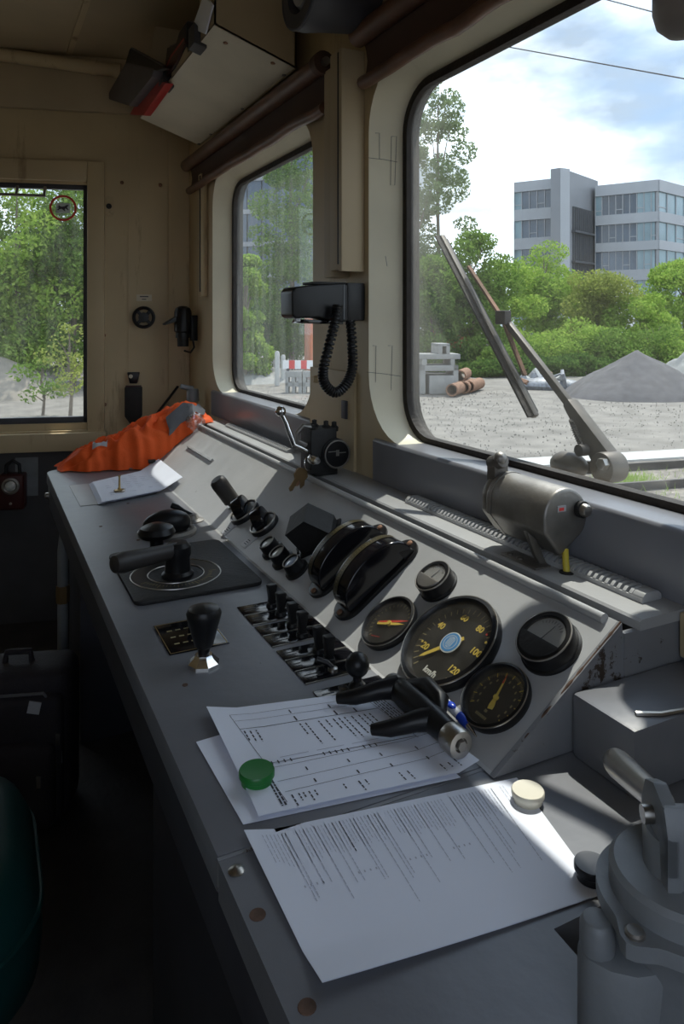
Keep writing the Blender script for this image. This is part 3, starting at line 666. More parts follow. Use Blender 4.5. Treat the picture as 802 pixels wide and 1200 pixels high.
tree('broadleaf_tree', 'light green tree beside the tall birch', 288, 34, zt(300, 34), 1.5, 'leaf_light', 32, .1, 7500, .12, 22)
tree('broadleaf_tree', 'dark green tree behind the birch near the orange container', 372, 46, zt(300, 46), 1.9, 'leaf_dark', 33, .05, 5000, .14, 22)
tree('broadleaf_tree', 'dark low tree behind the white picket fence', 318, 46, zt(345, 46), 2.2, 'leaf_dark', 34, .05, 5000, .14, 20)
for i, (u, d, v, w, mm, lb) in enumerate(((20, 30, 195, 2.6, 'leaf_light', 'tall dense green tree outside the side window'), (85, 31, 205, 2.5, 'leaf_mid', 'leafy tree beside the dense tree outside the side window'), (-55, 30, 190, 2.8, 'leaf_mid', 'green tree next to the sand heap'), (128, 34, 200, 2.4, 'leaf_dark', 'dark tree behind the side wall corner'),
        (55, 38, 250, 3.6, 'leaf_dark', 'shady tree filling the gap behind the dense tree'), (-10, 40, 240, 3.6, 'leaf_dark', 'shady tree behind the sand heap'))):
    tree('broadleaf_tree', lb, u, d, zt(v, d), w, mm, 60 + i, .10 if i < 4 else .02, 9000, .13, 34, .15)
tree('sapling', 'young thin tree growing in front of the sand heap', 82, 21, zt(380, 21), 1.0, 'leaf_yellow', 71, .35, 420, .08, 14, .06)
tree('sapling', 'small thin leaning sapling close to the sand heap', 50, 22, zt(420, 22), .9, 'leaf_mid', 72, .3, 350, .08, 12, .05)

# office building and glass tower
def frame_from(A, B):
    x = (B - A); x.z = 0; L_ = x.length; x.normalize(); z = Vector((0, 0, 1)); y = z.cross(x)     # y points away from the viewer
    X = Matrix((x, y, z)).transposed().to_4x4(); X.translation = Vector((A.x, A.y, GZ)); return X, L_
def facade(root, A, B, top, rows, n, depth, wallm, pale=()):
    X, L_ = frame_from(A, B); X = root.matrix_basis.inverted() @ X; z0 = GZ
    MB().box(0, L_, .3, depth, 0, top - z0, X).build('wall', 'facade_dark', root)
    zs = [top] + [q for r in rows for q in (r[1], r[0])] + [GZ]
    for i in range(0, len(zs), 2): MB().box(0, L_, -.15, .5, zs[i + 1] - z0, zs[i] - z0, X).build('band', wallm, root)
    w = L_ / n
    for j, (a, b) in enumerate(rows):
        for i in range(n):
            pm = 'facade_glass_pale' if (i in pale or (i * 7 + j * 3) % 11 == 0) else 'facade_glass'
            MB().box(i * w + .05, (i + 1) * w - .05, .12, .2, a - z0, b - z0, X).build('window_pane', pm, root)
            MB().box(i * w - .05, i * w + .05, .0, .3, a - z0, b - z0, X).build('mullion', 'mullion', root)
            if (i + j) % 3 == 0: MB().box(i * w + .05, (i + 1) * w - .05, .06, .22, a + .55 - z0, a + .65 - z0, X).build('transom', 'mullion', root)
ROW_A = [(15.3, 17.5), (11.7, 13.9), (8.1, 10.3), (4.5, 6.7), (.9, 3.1)]
ROW_B = [(14.4, 16.8), (11.0, 13.2), (7.6, 9.9), (3.7, 6.3), (.6, 3.05)]
g = at_d(690, 376, 88); of = thing('office_building', 'grey modern office block with window bands beyond the trees', 'building', Matrix.Translation((g.x, g.y, GZ)))
facade(of, at_d(603, 376, 91), at_d(657, 376, 88), 18.75, ROW_A, 6, 14, 'facade_light', (0,))
facade(of, at_d(698, 376, 90), at_d(772, 376, 86), 18.15, ROW_B, 9, 14, 'facade_light', (6, 7, 8))
facade(of, at_d(772, 376, 86), at_d(880, 376, 104), 18.15, ROW_B, 12, 10, 'facade_light', (0, 1, 2))
X, L_ = frame_from(at_d(657, 376, 84), at_d(701, 376, 92)); X = of.matrix_basis.inverted() @ X
MB().box(0, L_, 0, 1.2, 0, 20.6, X).build('stair_wall', 'facade_grey', of)
X2, L2 = frame_from(at_d(652, 376, 84.6), at_d(657.2, 376, 84)); X2 = of.matrix_basis.inverted() @ X2
MB().box(0, L2, 0, 1.5, 0, 20.6, X2).build('stair_wall', 'facade_light', of)
for i in range(12): MB().box(L_ * .30 + i * L_ * .055, L_ * .30 + i * L_ * .055 + .12, -.25, 0, 4, 16.5, X).build('fin', 'facade_dark', of)
for z in (6.2, 9.8, 13.4): MB().box(L_ * .28, L_, -.5, 0, z, z + .25, X).build('landing', 'facade_dark', of)
for i, (u, v0) in enumerate(((722, 323), (728, 324), (734, 325), (740, 327))):
    a = at_d(u, 376, 78); zt_ = zt(v0, 78) - GZ; X3 = of.matrix_basis.inverted() @ Matrix.Translation((a.x, a.y, GZ)) @ Matrix.Rotation(-YAW - .25, 4, 'Z')
    MB().prism([(-.35, 0), (.35, 0), (.38, zt_ * .75), (.1, zt_)], -.15, .15, X3 @ Matrix(((1, 0, 0, 0), (0, 0, 1, 0), (0, 1, 0, 0), (0, 0, 0, 1)))).build('canopy_fin', 'barrier_white', of)
g = at_d(320, 376, 72); tw = thing('glass_tower', 'tall blue glazed tower block behind the birch', 'building', Matrix.Translation((g.x, g.y, GZ)))
X, L_ = frame_from(at_d(240, 376, 74), at_d(376, 376, 70)); X = tw.matrix_basis.inverted() @ X
MB().box(0, L_, .3, 12, 0, 27, X).build('core', 'facade_dark', tw)
for j in range(8):
    z = 1.0 + j * 3.25
    MB().box(0, L_, .0, .4, z - .45, z, X).build('floor_band', 'facade_grey', tw)
    for i in range(8): MB().box(i * L_ / 8 + .08, (i + 1) * L_ / 8 - .08, .15, .25, z, z + 2.8, X).build('window_pane', 'tower_blue', tw)
# ------------------------------------------------------------------ instruments on the sloping panel
def at_pan(u, v, h=0):                         # (s, y) on the panel plane raised by h
    d = ray(u, v); n = Vector((-SS, 0, CS)); o = Vector((XB - h * SS, 0, DESK + h * CS))
    p = O + d * ((o - O).dot(n) / d.dot(n)); return (p.x - XB) * CS + (p.z - DESK) * SS, p.y
def disc(r, z, n=40): return MB().lathe([(.0001, z), (r, z), (r, z - .001), (.0001, z - .001)], n)
def ring(r0, r1, z0, z1, n=48): return MB().lathe([(r0, z0), (r1, z0), (r1, z1), (r0, z1), (r0, z0)], n)
def pol(a, r): return (r * math.cos(R(a)), r * math.sin(R(a)))     # a = 0 up the slope, positive to the driver's left
def ticks(a0, a1, n, r0, r1, w, m, parent, z, name='scale_marks'):
    mb = MB()
    for i in range(n):
        a = a0 + (a1 - a0) * i / (n - 1); X = Matrix.Rotation(R(a), 4, 'Z'); mb.box(r0, r1, -w / 2, w / 2, z, z + .0003, X)
    return mb.build(name, m, parent, smooth=False, merge=False)
def gauge_body(t, R_, depth=.016):
    MB().lathe([(R_ * .82, .002), (R_ * .98, .002), (R_, .006), (R_, depth * .6), (R_ * .965, depth), (R_ * .90, depth * 1.08), (R_ * .865, depth * .85), (R_ * .84, .0045)], 56, caps=False).build('bezel', 'black_plastic', t)
    MB().torus(R_ * .975, R_ * .012 + .0004, 56, 6, Matrix.Translation((0, 0, depth * .92))).build('rim', 'steel', t)
    disc(R_ * .86, .005).build('dial', 'dial_black', t)
def gauge_glass(t, R_, z): disc(R_ * .875, z).build('glass', 'gauge_glass', t)
def put_text(t, body, size, m, x, y, z, bold=.0, rot=0): return link('numeral', text_mesh(body, size, m, bold), t, Matrix.Translation((x, y, z)) @ Matrix.Rotation(R(rot), 4, 'Z') @ RT)

R_ = .0845; s, y = at_pan(529, 754, .008)
sp = thing('speedometer', 'large round black speedometer with yellow numerals and yellow needle', 'gauge', PAN(s, y))
gauge_body(sp, R_, .020)
ticks(150, -140, 30, R_ * .70, R_ * .80, .0016, 'faded_mark', sp, .0055)
for i, n in enumerate(('20', '40', '60', '80', '100', '120')):
    x_, y_ = pol(122 - 50 * i, R_ * .585); put_text(sp, n, .0155, 'yellow_mark', x_, y_, .0058, .0003)
put_text(sp, 'km/h', .0145, 'white_mark', -R_ * .63, -R_ * .06, .0058, .0003)
for a, m in ((-44, 'red_mark'), (-58, 'yellow_mark'), (112, 'yellow_mark')):
    x_, y_ = pol(a, R_ * .70); MB().lathe([(.0022, .0056), (.0001, .0062)], 10, Matrix.Translation((x_, y_, 0))).build('scale_dot', m, sp)
X = Matrix.Rotation(R(143), 4, 'Z'); m = MB(); m.prism([(-.022, -.0035), (.005, -.0035), (.048, -.0028), (.057, 0), (.048, .0028), (.005, .0035), (-.022, .0035)], .0075, .0085, X); m.build('needle', 'yellow_mark', sp)
disc(.0185, .0105).build('hub_badge', 'white_mark', sp)
hb = disc(.0165, .0109).build('badge_disc', 'blue_logo', sp)
m = MB()
ring(.0118, .0126, .0109, .0112, 32); m.lathe([(.0116, .0109), (.0124, .0109), (.0124, .0112), (.0116, .0112), (.0116, .0109)], 32)
for yy in (-.0055, -.002, .0015, .005): m.box(-.0065, .0065, yy, yy + .0012, .0109, .0112)
m.prism([(.0075, -.006), (.0075, .006), (.0095, 0)], .0109, .0112); m.prism([(-.008, -.006), (-.008, .006), (-.0095, 0)], .0109, .0112)
m.build('badge_emblem', 'white_mark', sp)
gauge_glass(sp, R_, .017)

R_ = .0525; s, y = at_pan(457, 731, .006)
dg = thing('pressure_gauge', 'round black gauge with red and yellow needles crossing its dial', 'gauge', PAN(s, y)); gauge_body(dg, R_, .015)
ticks(150, -150, 26, R_ * .68, R_ * .78, .0011, 'faded_mark', dg, .0055)
for a, mm, w, ll in ((-62, 'red_mark', .0018, .040), (-66, 'yellow_mark', .0024, .034)):
    MB().prism([(-.026, -w), (ll * .5, -w), (ll, 0), (ll * .5, w), (-.026, w)], .007, .008, T(.004 if mm == 'red_mark' else -.001, 0, 0) @ Matrix.Rotation(R(a), 4, 'Z')).build('needle', mm, dg)
m = MB()
for i in range(5): m.box(-.034 + i * .0013, -.033 + i * .0013, .012 - i * .004, .015 - i * .004, .0054, .0057)
m.build('red_arc', 'red_mark', dg); MB().lathe([(.005, .006), (.004, .010), (.0001, .010)], 16).build('hub', 'yellow_mark', dg); gauge_glass(dg, R_, .0125)

s, y = at_pan(582, 818, .006)
R_ = .0510; bg = thing('brake_gauge', 'round black brake gauge with orange needle and faded yellow scale', 'gauge', PAN(s, y)); gauge_body(bg, R_, .015)
ticks(128, -128, 61, R_ * .70, R_ * .78, .0008, 'faded_mark', bg, .0055); ticks(128, -128, 13, R_ * .66, R_ * .78, .0014, 'yellow_mark', bg, .0056, 'scale_marks')
m = MB()
for i in range(13):
    x_, y_ = pol(128 - 256 * i / 12, R_ * .55); m.box(x_ - .002, x_ + .002, y_ - .0012, y_ + .0012, .0055, .0058)
m.build('scale_numerals', 'faded_mark', bg); m = MB()
for i in range(7): m.box(-.033, -.029, .010 - i * .0032, .0122 - i * .0032, .0055, .0058)
m.box(-.024, -.020, -.0025, .0025, .0055, .0058); m.build('lettering', 'faded_mark', bg)
X = Matrix.Rotation(R(16), 4, 'Z'); MB().prism([(-.018, -.004), (-.012, -.0045), (.0, -.002), (.030, -.0009), (.030, .0009), (.0, .002), (-.012, .0045), (-.018, .004)], .0072, .008, X).build('needle', 'yellow_mark', bg)
MB().prism([(.022, -.0012), (.037, 0), (.022, .0012)], .0078, .0086, X).build('needle_tip', 'red_mark', bg)
MB().lathe([(.004, .006), (.0032, .0095), (.0001, .0095)], 16).build('hub', 'yellow_mark', bg); gauge_glass(bg, R_, .0125)

def half_meter(name, label, u, v, R_, cover, face, hgt=.026):
    s, y = at_pan(u, v, hgt * .7); t = thing(name, label, 'gauge', PAN(s, y))
    MB().lathe([(R_ * 1.06, 0), (R_ * 1.06, .004), (R_, .006), (R_ * 1.0, hgt * .75), (R_ * .95, hgt), (R_ * .80, hgt * 1.02), (R_ * .76, hgt * .86), (.0001, hgt * .86)], 44).build('housing', 'black_plastic', t)
    disc(R_ * .74, hgt * .90).build('dial', face, t)
    n = 18; a = [(R_ * .86 * math.cos(R(100 + 160 * i / n)), R_ * .86 * math.sin(R(100 + 160 * i / n))) for i in range(n + 1)]
    MB().prism(a, hgt * .86, hgt * 1.12, top=[(x * .96, y_ * .96) for x, y_ in a]).build('half_cover', cover, t, bevel=.0015)
    MB().prism([(-.006, -.0006), (R_ * .5, -.0003), (R_ * .5, .0003), (-.006, .0006)], hgt * .93, hgt * .95, Matrix.Rotation(R(-12), 4, 'Z')).build('needle', 'print', t)
    ticks(45, -45, 9, R_ * .55, R_ * .66, .0006, 'print', t, hgt * .91); disc(R_ * .76, hgt * .985).build('glass', 'gauge_glass', t)
    MB().torus(R_ * .97, .0013, 44, 6, Matrix.Translation((0, 0, hgt * .97))).build('rim', 'dull_steel', t); return t
half_meter('ammeter', 'small raised round meter with metal half cover beside the arched meters', 509, 678, .0335, 'dull_steel', 'dial_grey')
half_meter('voltmeter', 'raised black round meter with half covered grey dial near the panel end', 640, 749, .0425, 'black_matt', 'dial_grey')

def arch_meter(label, u, v):
    s, y = at_pan(u, v); t = thing('arched_meter', label, 'meter', PAN(s, y), 'arched black meters')
    MB().prism(rrect(-.102, .102, -.034, .034, .0335, 8), 0, .008).build('base_plate', 'black_plastic', t, bevel=.002)
    a, b = .082, .058; n = 26
    arc = [(a * math.cos(math.pi * i / n), .008 + b * abs(math.sin(math.pi * i / n)) ** .8) for i in range(n + 1)]
    MB().prism(arc, -.027, .027, XZ).build('arched_case', 'black_gloss', t, bevel=.004, seg=3)
    m = MB(); V = []; F = []
    for i in range(3, n - 2):
        x_, z_ = arc[i]; nx = math.cos(math.pi * i / n) * .0009; V += [(x_ + nx, .005, z_ + .0009), (x_ + nx, .020, z_ + .0009)]
    F = [(2 * i, 2 * i + 2, 2 * i + 3, 2 * i + 1) for i in range(len(V) // 2 - 1)]; m.add(V, F); m.build('scale_window', 'scale_brown', t)
    m = MB(); q = 26
    for i in range(q):
        an = math.pi * (.16 + .66 * i / q); c = Vector((a * math.cos(an), 0, .008 + b * math.sin(an) ** .8)); X = Matrix.Translation(c + Vector((math.cos(an) * .0012, 0, .0012))) @ Matrix.Rotation(math.pi / 2 - an, 4, 'Y')
        m.box(-.0004, .0004, .010, .0125 if i % 4 else .0155, 0, .0004, X)
    m.build('scale_marks', 'faded_mark', t, smooth=False)
    for x_ in (-.092, .092): MB().lathe([(.006, .008), (.006, .0105), (.004, .012), (.0001, .012)], 12, T(x_, 0, 0)).build('screw', 'rusty_steel', t)
    MB().prism([(.060, 0), (.085, .009), (.078, .018), (.055, .030)], -.028, .028, XZ).build('hinge_block', 'black_plastic', t, bevel=.003)
    return t
arch_meter('glossy black arched edgewise meter next to the black hood', 410, 658); arch_meter('glossy black arched edgewise meter next to the half covered meter', 443, 680)

s, y = at_pan(377, 632); hd = thing('display_hood', 'matt black angular hood standing on the panel beside indicator lamps', 'hood', PAN(s, y, 0, R(-38)))
prof = [(-.040, .004), (.038, .004), (.040, .022), (.006, .074), (-.048, .062)]
for y_ in (-.034, .031): MB().prism(prof, y_, y_ + .003, XZ).build('side_wall', 'black_matt', hd)
m = MB(); m.prism([(.036, .004), (.040, .004), (.042, .023), (.007, .077), (-.049, .065), (-.048, .061), (.005, .072), (.037, .021)], -.034, .034, XZ); m.build('roof', 'black_matt', hd)
MB().box(-.052, .048, -.042, .042, 0, .006).build('base_flange', 'black_plastic', hd, bevel=.002); MB().box(-.036, .036, -.03, .03, .006, .0075).build('screen', 'black_gloss', hd)
MB().tube([(-.048, -.034, .012), (-.052, -.02, .013), (-.052, .02, .013), (-.048, .034, .012)], .003, 8).build('front_bar', 'black_plastic', hd)

for u, v, lb, lm in ((313, 636, 'black barrel indicator lamp nearest the rotary switches', 'lamp_lens'), (325, 647, 'middle black barrel indicator lamp of the three', 'lamp_lens'), (341, 658, 'black barrel indicator lamp with bluish lens beside the hood', 'lens_blue')):
    s, y = at_pan(u, v, .028); t = thing('indicator_lamp', lb, 'indicator lamp', PAN(s, y), 'three indicator lamps')
    MB().lathe([(.027, 0), (.027, .007), (.0215, .010), (.0205, .029), (.0185, .031), (.0165, .029), (.0165, .026), (.0001, .026)], 28).build('barrel', 'black_plastic', t)
    MB().lathe([(.0165, .0265), (.012, .0285), (.0001, .0293)], 24).build('lens', lm, t); MB().torus(.0183, .0013, 28, 6, Matrix.Translation((0, 0, .0305))).build('rim', 'dull_steel', t)

def rotary(label, u, v, R_):
    s, y = at_pan(u, v, .015); t = thing('rotary_switch', label, 'switch', PAN(s, y), 'rotary switches on the panel')
    MB().lathe([(R_, 0), (R_ * 1.03, .004), (R_, .013), (R_ * .93, .016), (R_ * .88, .012), (.0001, .012)], 40).build('ring', 'black_plastic', t); MB().torus(R_ * .96, .0022, 40, 8, Matrix.Translation((0, 0, .015))).build('rim', 'steel', t)
    disc(R_ * .86, .0135).build('face', 'scale_brown', t)
    arc = [(R_ * .84 * math.cos(math.pi * i / 18), .014 + .040 * abs(math.sin(math.pi * i / 18)) ** .7) for i in range(19)]
    MB().prism(arc, -.015, .015, Matrix.Rotation(R(60), 4, 'Z') @ XZ).build('bow_handle', 'black_gloss', t, bevel=.003)
    tg = MB().box(-R_ - .036, -R_ + .004, -.017, .017, 0, .0025).build('name_tag', 'reflective', t, bevel=.001); m = MB()
    for i in range(3): m.box(-R_ - .028 + i * .006, -R_ - .026 + i * .006, -.008, .008, .0025, .0028)
    m.build('engraving', 'print', tg)
    return t
rotary('round black rotary switch with metal tag beside the tall knob', 285, 598, .041); rotary('round black rotary switch with metal tag beside the indicator lamps', 308, 612, .037)
s, y = at_pan(275, 591); tk_ = thing('push_knob', 'tall black round plunger knob standing off the panel', 'knob', PAN(s, y))
MB().lathe([(.016, 0), (.016, .012), (.0225, .016), (.0235, .075), (.022, .086), (.016, .092), (.0001, .093)], 28).build('plunger', 'rubber_grip', tk_); MB().lathe([(.021, 0), (.021, .005), (.016, .007)], 24).build('collar', 'steel', tk_)

# ------------------------------------------------------------------ controls on the flat desk
ct = thing('master_controller', 'black square controller plate with swinging handle and silver rings', 'controller', T(.405, 1.615, DESK))
MB().prism(rrect(-.133, .135, -.168, .170, .02), 0, .009).build('base_plate', 'black_matt', ct, bevel=.003)
for r in (.060, .096): MB().torus(r, .0016, 72, 6, T(-.022, -.040, .0095)).build('silver_ring', 'steel', ct)
ring(.062, .094, .0088, .0096, 60).build('dial_band', 'dial_black', ct).location = (-.022, -.040, 0)
m = MB()
for i in range(26):
    a = R(200 + i * 6); m.box(.070, .078 if i % 5 else .086, -.0008, .0008, .0096, .0099, T(-.022, -.040, 0) @ Matrix.Rotation(a, 4, 'Z'))
m.build('dial_marks', 'faded_mark', ct)
hub = MB().lathe([(.034, .009), (.034, .016), (.028, .022), (.026, .050), (.029, .058), (.028, .074), (.020, .082), (.0001, .083)], 32, T(-.022, -.055, 0)).build('hub', 'black_plastic', ct)
e_ = at_z(140, 660, .925) - Vector((.405, 1.615, DESK)); h0 = Vector((-.022, -.055, .066))
MB().tube([h0, h0 + (e_ - h0) * .25, h0 + (e_ - h0) * .6, h0 + (e_ - h0) * .95, h0 + (e_ - h0) * 1.08, h0 + (e_ - h0) * 1.11], [.017, .017, .0185, .021, .017, .006], 18).build('handle', 'rubber_grip', ct)
kn = thing('reverser_switch', 'black domed knob behind the controller handle', 'knob', T(.376, 1.735, DESK + .009))
MB().lathe([(.026, 0), (.026, .01), (.016, .016), (.016, .034), (.038, .040), (.044, .050), (.038, .062), (.018, .070), (.0001, .071)], 32).build('dome', 'black_plastic', kn)
p = at_z(196, 625, DESK); ov = thing('domed_grip', 'broad black domed grip inside a steel ring on the desk', 'knob', T(p.x, p.y, DESK))
MB().lathe([(.076, 0), (.076, .008), (.070, .014), (.062, .013), (.060, .006), (.0001, .006)], 48).build('ring', 'dull_steel', ov)
MB().sphere((0, 0, .026), (.064, .034, .036), 28, 14).build('grip', 'black_plastic', ov); MB().lathe([(.03, .006), (.026, .018), (.0001, .018)], 24).build('base', 'black_matt', ov)
p = at_z(225, 610, DESK); ml = thing('lever_switch', 'small black lever switch on a round dark base', 'switch', T(p.x, p.y, DESK))
MB().lathe([(.034, 0), (.034, .003), (.020, .006), (.014, .018), (.0001, .02)], 28).build('base', 'dull_steel', ml); MB().tube([(0, 0, .016), (-.02, .012, .026), (-.036, .022, .036), (-.05, .03, .042)], [.005, .006, .0085, .008], 10).build('lever', 'black_plastic', ml)
# tapered knob with its plate
pl = thing('label_plate', 'dark square label plate under the tapered knob', 'label plate', T(.336, 1.277, DESK)); MB().box(-.052, .052, -.064, .064, 0, .002).build('plate', 'black_gloss', pl, bevel=.0006)
m = MB()
for a in ((-.050, .050, -.062, -.0605), (-.050, .050, .0605, .062), (-.050, -.0485, -.062, .062), (.0485, .050, -.062, .062)): m.box(*a, .002, .0023)
m.build('border', 'brass', pl); m = MB(); rnd = random.Random(2)
for i in range(3):
    for j in range(5): m.box(-.035 + j * .015, -.026 + j * .015, -.03 + i * .028, -.026 + i * .028, .002, .0023)
m.build('lettering', 'faded_mark', pl); MB().lathe([(.008, .002), (.008, .02), (.010, .024), (.010, .030), (.0001, .031)], 16, T(.012, .030, 0)).build('peg', 'black_plastic', pl)
p = at_z(239, 780, DESK); tp = thing('tapered_knob', 'black tapered handle knob on a faceted chrome foot', 'knob', T(p.x, p.y, DESK))
MB().lathe([(.026, 0), (.026, .006), (.017, .014), (.014, .019)], 8, None).build('chrome_foot', 'chrome', tp, ang=20); MB().cyl((0, 0, .018), (0, 0, .032), .009, .010).build('stem', 'black_plastic', tp)
MB().lathe([(.011, .030), (.015, .034), (.027, .078), (.0285, .086), (.025, .093), (.012, .097), (.0001, .0975)], 32).build('grip', 'black_plastic', tp)

# rows of labelled switches
rnd = random.Random(8)
plates = [(1.311, 1.358), (1.264, 1.309), (1.211, 1.256), (1.164, 1.209), (1.108, 1.148), (1.066, 1.106), (1.022, 1.064), (.955, .998)]
levers = [1.332, 1.284, 1.228, 1.182, 1.112, 1.072]
names = ['top', 'second', 'third', 'fourth', 'fifth', 'sixth', 'seventh', 'lowest']
for i, (a, b) in enumerate(plates):
    lb = ['beside the controller plate', 'paired with the one at the controller plate', 'first of the middle pair', 'second of the middle pair', 'first of the group of three', 'between two others in the group of three', 'without a lever in the group of three', 'carrying the ball knob'][i]
    t = thing('switch_plate', 'dark glossy label strip ' + lb, 'label plate', T(.505, (a + b) / 2, DESK), 'switch label strips'); w = (b - a) / 2 - .001
    MB().box(-.056, .058, -w, w, 0, .0018).build('strip', 'black_gloss', t, bevel=.0005); MB().box(-.056, .058, -w - .0012, -w, 0, .0022).build('edge', 'steel', t)
    m = MB()
    for k in range(2): m.box(-.048, -.020 - .008 * (i % 3), -.006 + k * .009, -.0035 + k * .009, .0018, .0021)
    m.build('lettering', 'lower_wall', t)
pads = ['standing on the strip beside the controller plate', 'on the second strip from the controller plate', 'on the nearer strip pair, taller looking one by the hood', 'on the fourth strip from the controller plate', 'by the arched meter foot', 'next to the ball knob']
lv0 = None
for y_, lb in zip(levers, ['beside the controller plate', 'second from the controller plate', 'third from the controller plate', 'fourth from the controller plate', 'second from the ball knob', 'standing next to the ball knob']):
    X = T(.512, y_, DESK + .0018)
    if lv0 is None:
        lv0 = thing('paddle_switch', '', 'switch', X, 'black paddle switches')
        MB().lathe([(.011, 0), (.010, .006), (.006, .008)], 16).build('collar', 'black_plastic', lv0)
        MB().prism([(-.0065, .006), (.0065, .006), (.0055, .014), (.0085, .034), (.0095, .040), (.0075, .043), (-.0075, .043), (-.0095, .040), (-.0085, .034), (-.0055, .014)], -.0075, .0075, XZ).build('paddle', 'black_plastic', lv0, bevel=.0015); t = lv0
    else: t = copy_tree(lv0, X)
    t['label'] = 'black flat-topped paddle switch ' + lb
p = at_z(419, 808, DESK); bk = thing('ball_knob', 'black ball knob lever standing behind the printed timetable', 'knob', T(p.x, p.y, DESK + .0018))
MB().lathe([(.014, 0), (.013, .006), (.007, .012), (.0065, .022)], 20).build('stem', 'black_plastic', bk); MB().sphere((0, 0, .036), .0185, 28, 16).build('ball', 'black_plastic', bk)
tg = thing('toggle_switch', 'small bent toggle on the last strip of the group of three', 'switch', T(.505, 1.043, DESK + .0018)); MB().lathe([(.008, 0), (.008, .004), (.004, .006)], 14).build('collar', 'steel', tg); MB().tube([(0, 0, .004), (-.008, .006, .012), (-.022, .014, .016)], [.004, .0045, .005], 10).build('toggle', 'black_plastic', tg)
# ------------------------------------------------------------------ things on the ledge and pillar
# wiper motor
wm = thing('wiper_motor', 'grey steel teardrop wiper motor on a bracket above the vent grille', 'wiper motor', T(.862, .958, 1.0))
def tear(r=1.0):
    o = [(.047 * r * math.cos(R(a)), .088 + .047 * r * math.sin(R(a))) for a in range(-40, 191, 10)]
    return o + [(-.047 * r, .066), (-.012, .024 + .03 * (1 - r))]
MB().prism(tear(), -.058, .095, XZ).build('case', 'dull_steel', wm, bevel=.006, seg=3)
MB().prism(tear(1.03), .080, .088, XZ).build('seam', 'dull_steel', wm)
MB().prism(tear(.90), .095, .112, XZ).build('end_housing', 'dull_steel', wm, bevel=.004)
m = MB(); m.cyl((.030, -.058, .098), (.030, -.066, .098), .014, n=20); m.build('cap_seat', 'black_matt', wm); MB().lathe([(.011, 0), (.011, .008), (.008, .012), (.0001, .013)], 20, Matrix.Translation((.030, -.064, .098)) @ Matrix.Rotation(R(90), 4, 'X')).build('cap', 'steel', wm)
MB().box(-.020, -.002, -.0595, -.058, .098, .108).build('rating_plate', 'reflective', wm); MB().box(-.017, -.007, -.0602, -.0595, .100, .105).build('plate_print', 'sticker_red', wm)
MB().prism([(-.052, .062), (-.030, .045), (-.010, .004), (-.004, 0), (-.022, 0), (-.034, .020)], -.022, -.012, XZ).build('bracket_leg', 'dull_steel', wm, bevel=.002)
MB().box(-.045, -.012, -.035, .055, 0, .0035).build('bracket_foot', 'dull_steel', wm, bevel=.001)
for y_ in (.015, .042): MB().lathe([(.006, .0035), (.006, .006), (.003, .0075), (.0001, .008)], 8, T(-.036, y_, 0)).build('screw', 'steel', wm)
m = MB(); m.box(-.026, .006, .095, .118, .116, .150); m.cyl((-.014, .118, .146), (-.014, .086, .158), .014, n=14); m.build('clamp', 'wiper_metal', wm, bevel=.003)
MB().sphere((-.016, .092, .160), .0125, 14, 8).build('nut', 'dull_steel', wm)
yh = thing('yellow_hose', 'short yellow tube between wiper motor and ledge', 'hose', T(.855, .892, 1.0)); MB().tube([(0, 0, 0), (.002, .004, .014), (.008, .012, .034)], .0055, 12).build('tube', 'yellow_hose', yh); MB().lathe([(.012, 0), (.012, .002), (.007, .003)], 16).build('grommet', 'black_matt', yh)

# horn valve with chrome lever
hv = thing('horn_valve', 'black valve block with round cap and chrome ball lever on the ledge', 'valve', T(.845, 1.765, 1.0) @ Matrix.Scale(1.12, 4))
MB().cyl((0, .045, .052), (0, -.035, .052), .036, n=32).build('barrel', 'black_matt', hv, bevel=.004)
MB().cyl((0, -.035, .052), (0, -.043, .052), .033, n=32).build('cap', 'black_plastic', hv); MB().torus(.032, .0022, 36, 6, Matrix.Translation((0, -.043, .052)) @ Matrix.Rotation(R(90), 4, 'X')).build('cap_rim', 'dull_steel', hv)
m = MB(); m.box(-.024, .002, -.0445, -.0435, .058, .060, None); m.box(-.001, .022, -.0445, -.0435, .054, .056); m.box(-.004, .004, -.0445, -.0435, .048, .062); m.build('cap_marks', 'dull_steel', hv)
MB().box(-.062, .006, -.03, .035, .006, .112).build('valve_block', 'black_matt', hv, bevel=.006)
MB().box(-.05, .01, -.025, .03, .0, .02).build('foot', 'black_matt', hv, bevel=.003)
for x_, y_, z_ in ((-.05, -.012, .098), (-.035, .012, .106), (-.012, -.005, .104), (.012, .0, .100)):
    MB().lathe([(.010, 0), (.011, .010), (.006, .014), (.006, .022), (.0001, .024)], 10, T(x_, y_, z_)).build('fitting', 'black_matt', hv)
MB().tube([(-.052, -.01, .115), (-.075, -.012, .120), (-.090, -.012, .104), (-.088, -.01, .085), (-.065, -.01, .075)], .006, 10).build('pipe_bend', 'dull_steel', hv)
lv = (at_y(329, 482, 1.765) - Vector((.845, 1.765, 1.0))) / 1.12; a = Vector((-.062, -.01, .060)); b = (at_y(340, 508, 1.76) - Vector((.845, 1.765, 1.0))) / 1.12
MB().tube([a, a + (b - a) * .55 + Vector((-.010, 0, -.008)), b, b + (lv - b) * .5 + Vector((.002, 0, 0)), lv], [.007, .0065, .0065, .006, .005], 12).build('lever', 'chrome', hv); MB().sphere(lv, .0125, 20, 12).build('lever_ball', 'chrome', hv)
MB().lathe([(.012, 0), (.012, .022), (.008, .03), (.0001, .031)], 14, Matrix.Translation((-.060, -.030, .044)) @ Matrix.Rotation(R(90), 4, 'X')).build('lock', 'chrome', hv)
ky = thing('key_bunch', 'bunch of brass keys hanging from the valve lock', 'keys', T(.762, 1.730, 1.040) @ Matrix.Scale(1.25, 4))
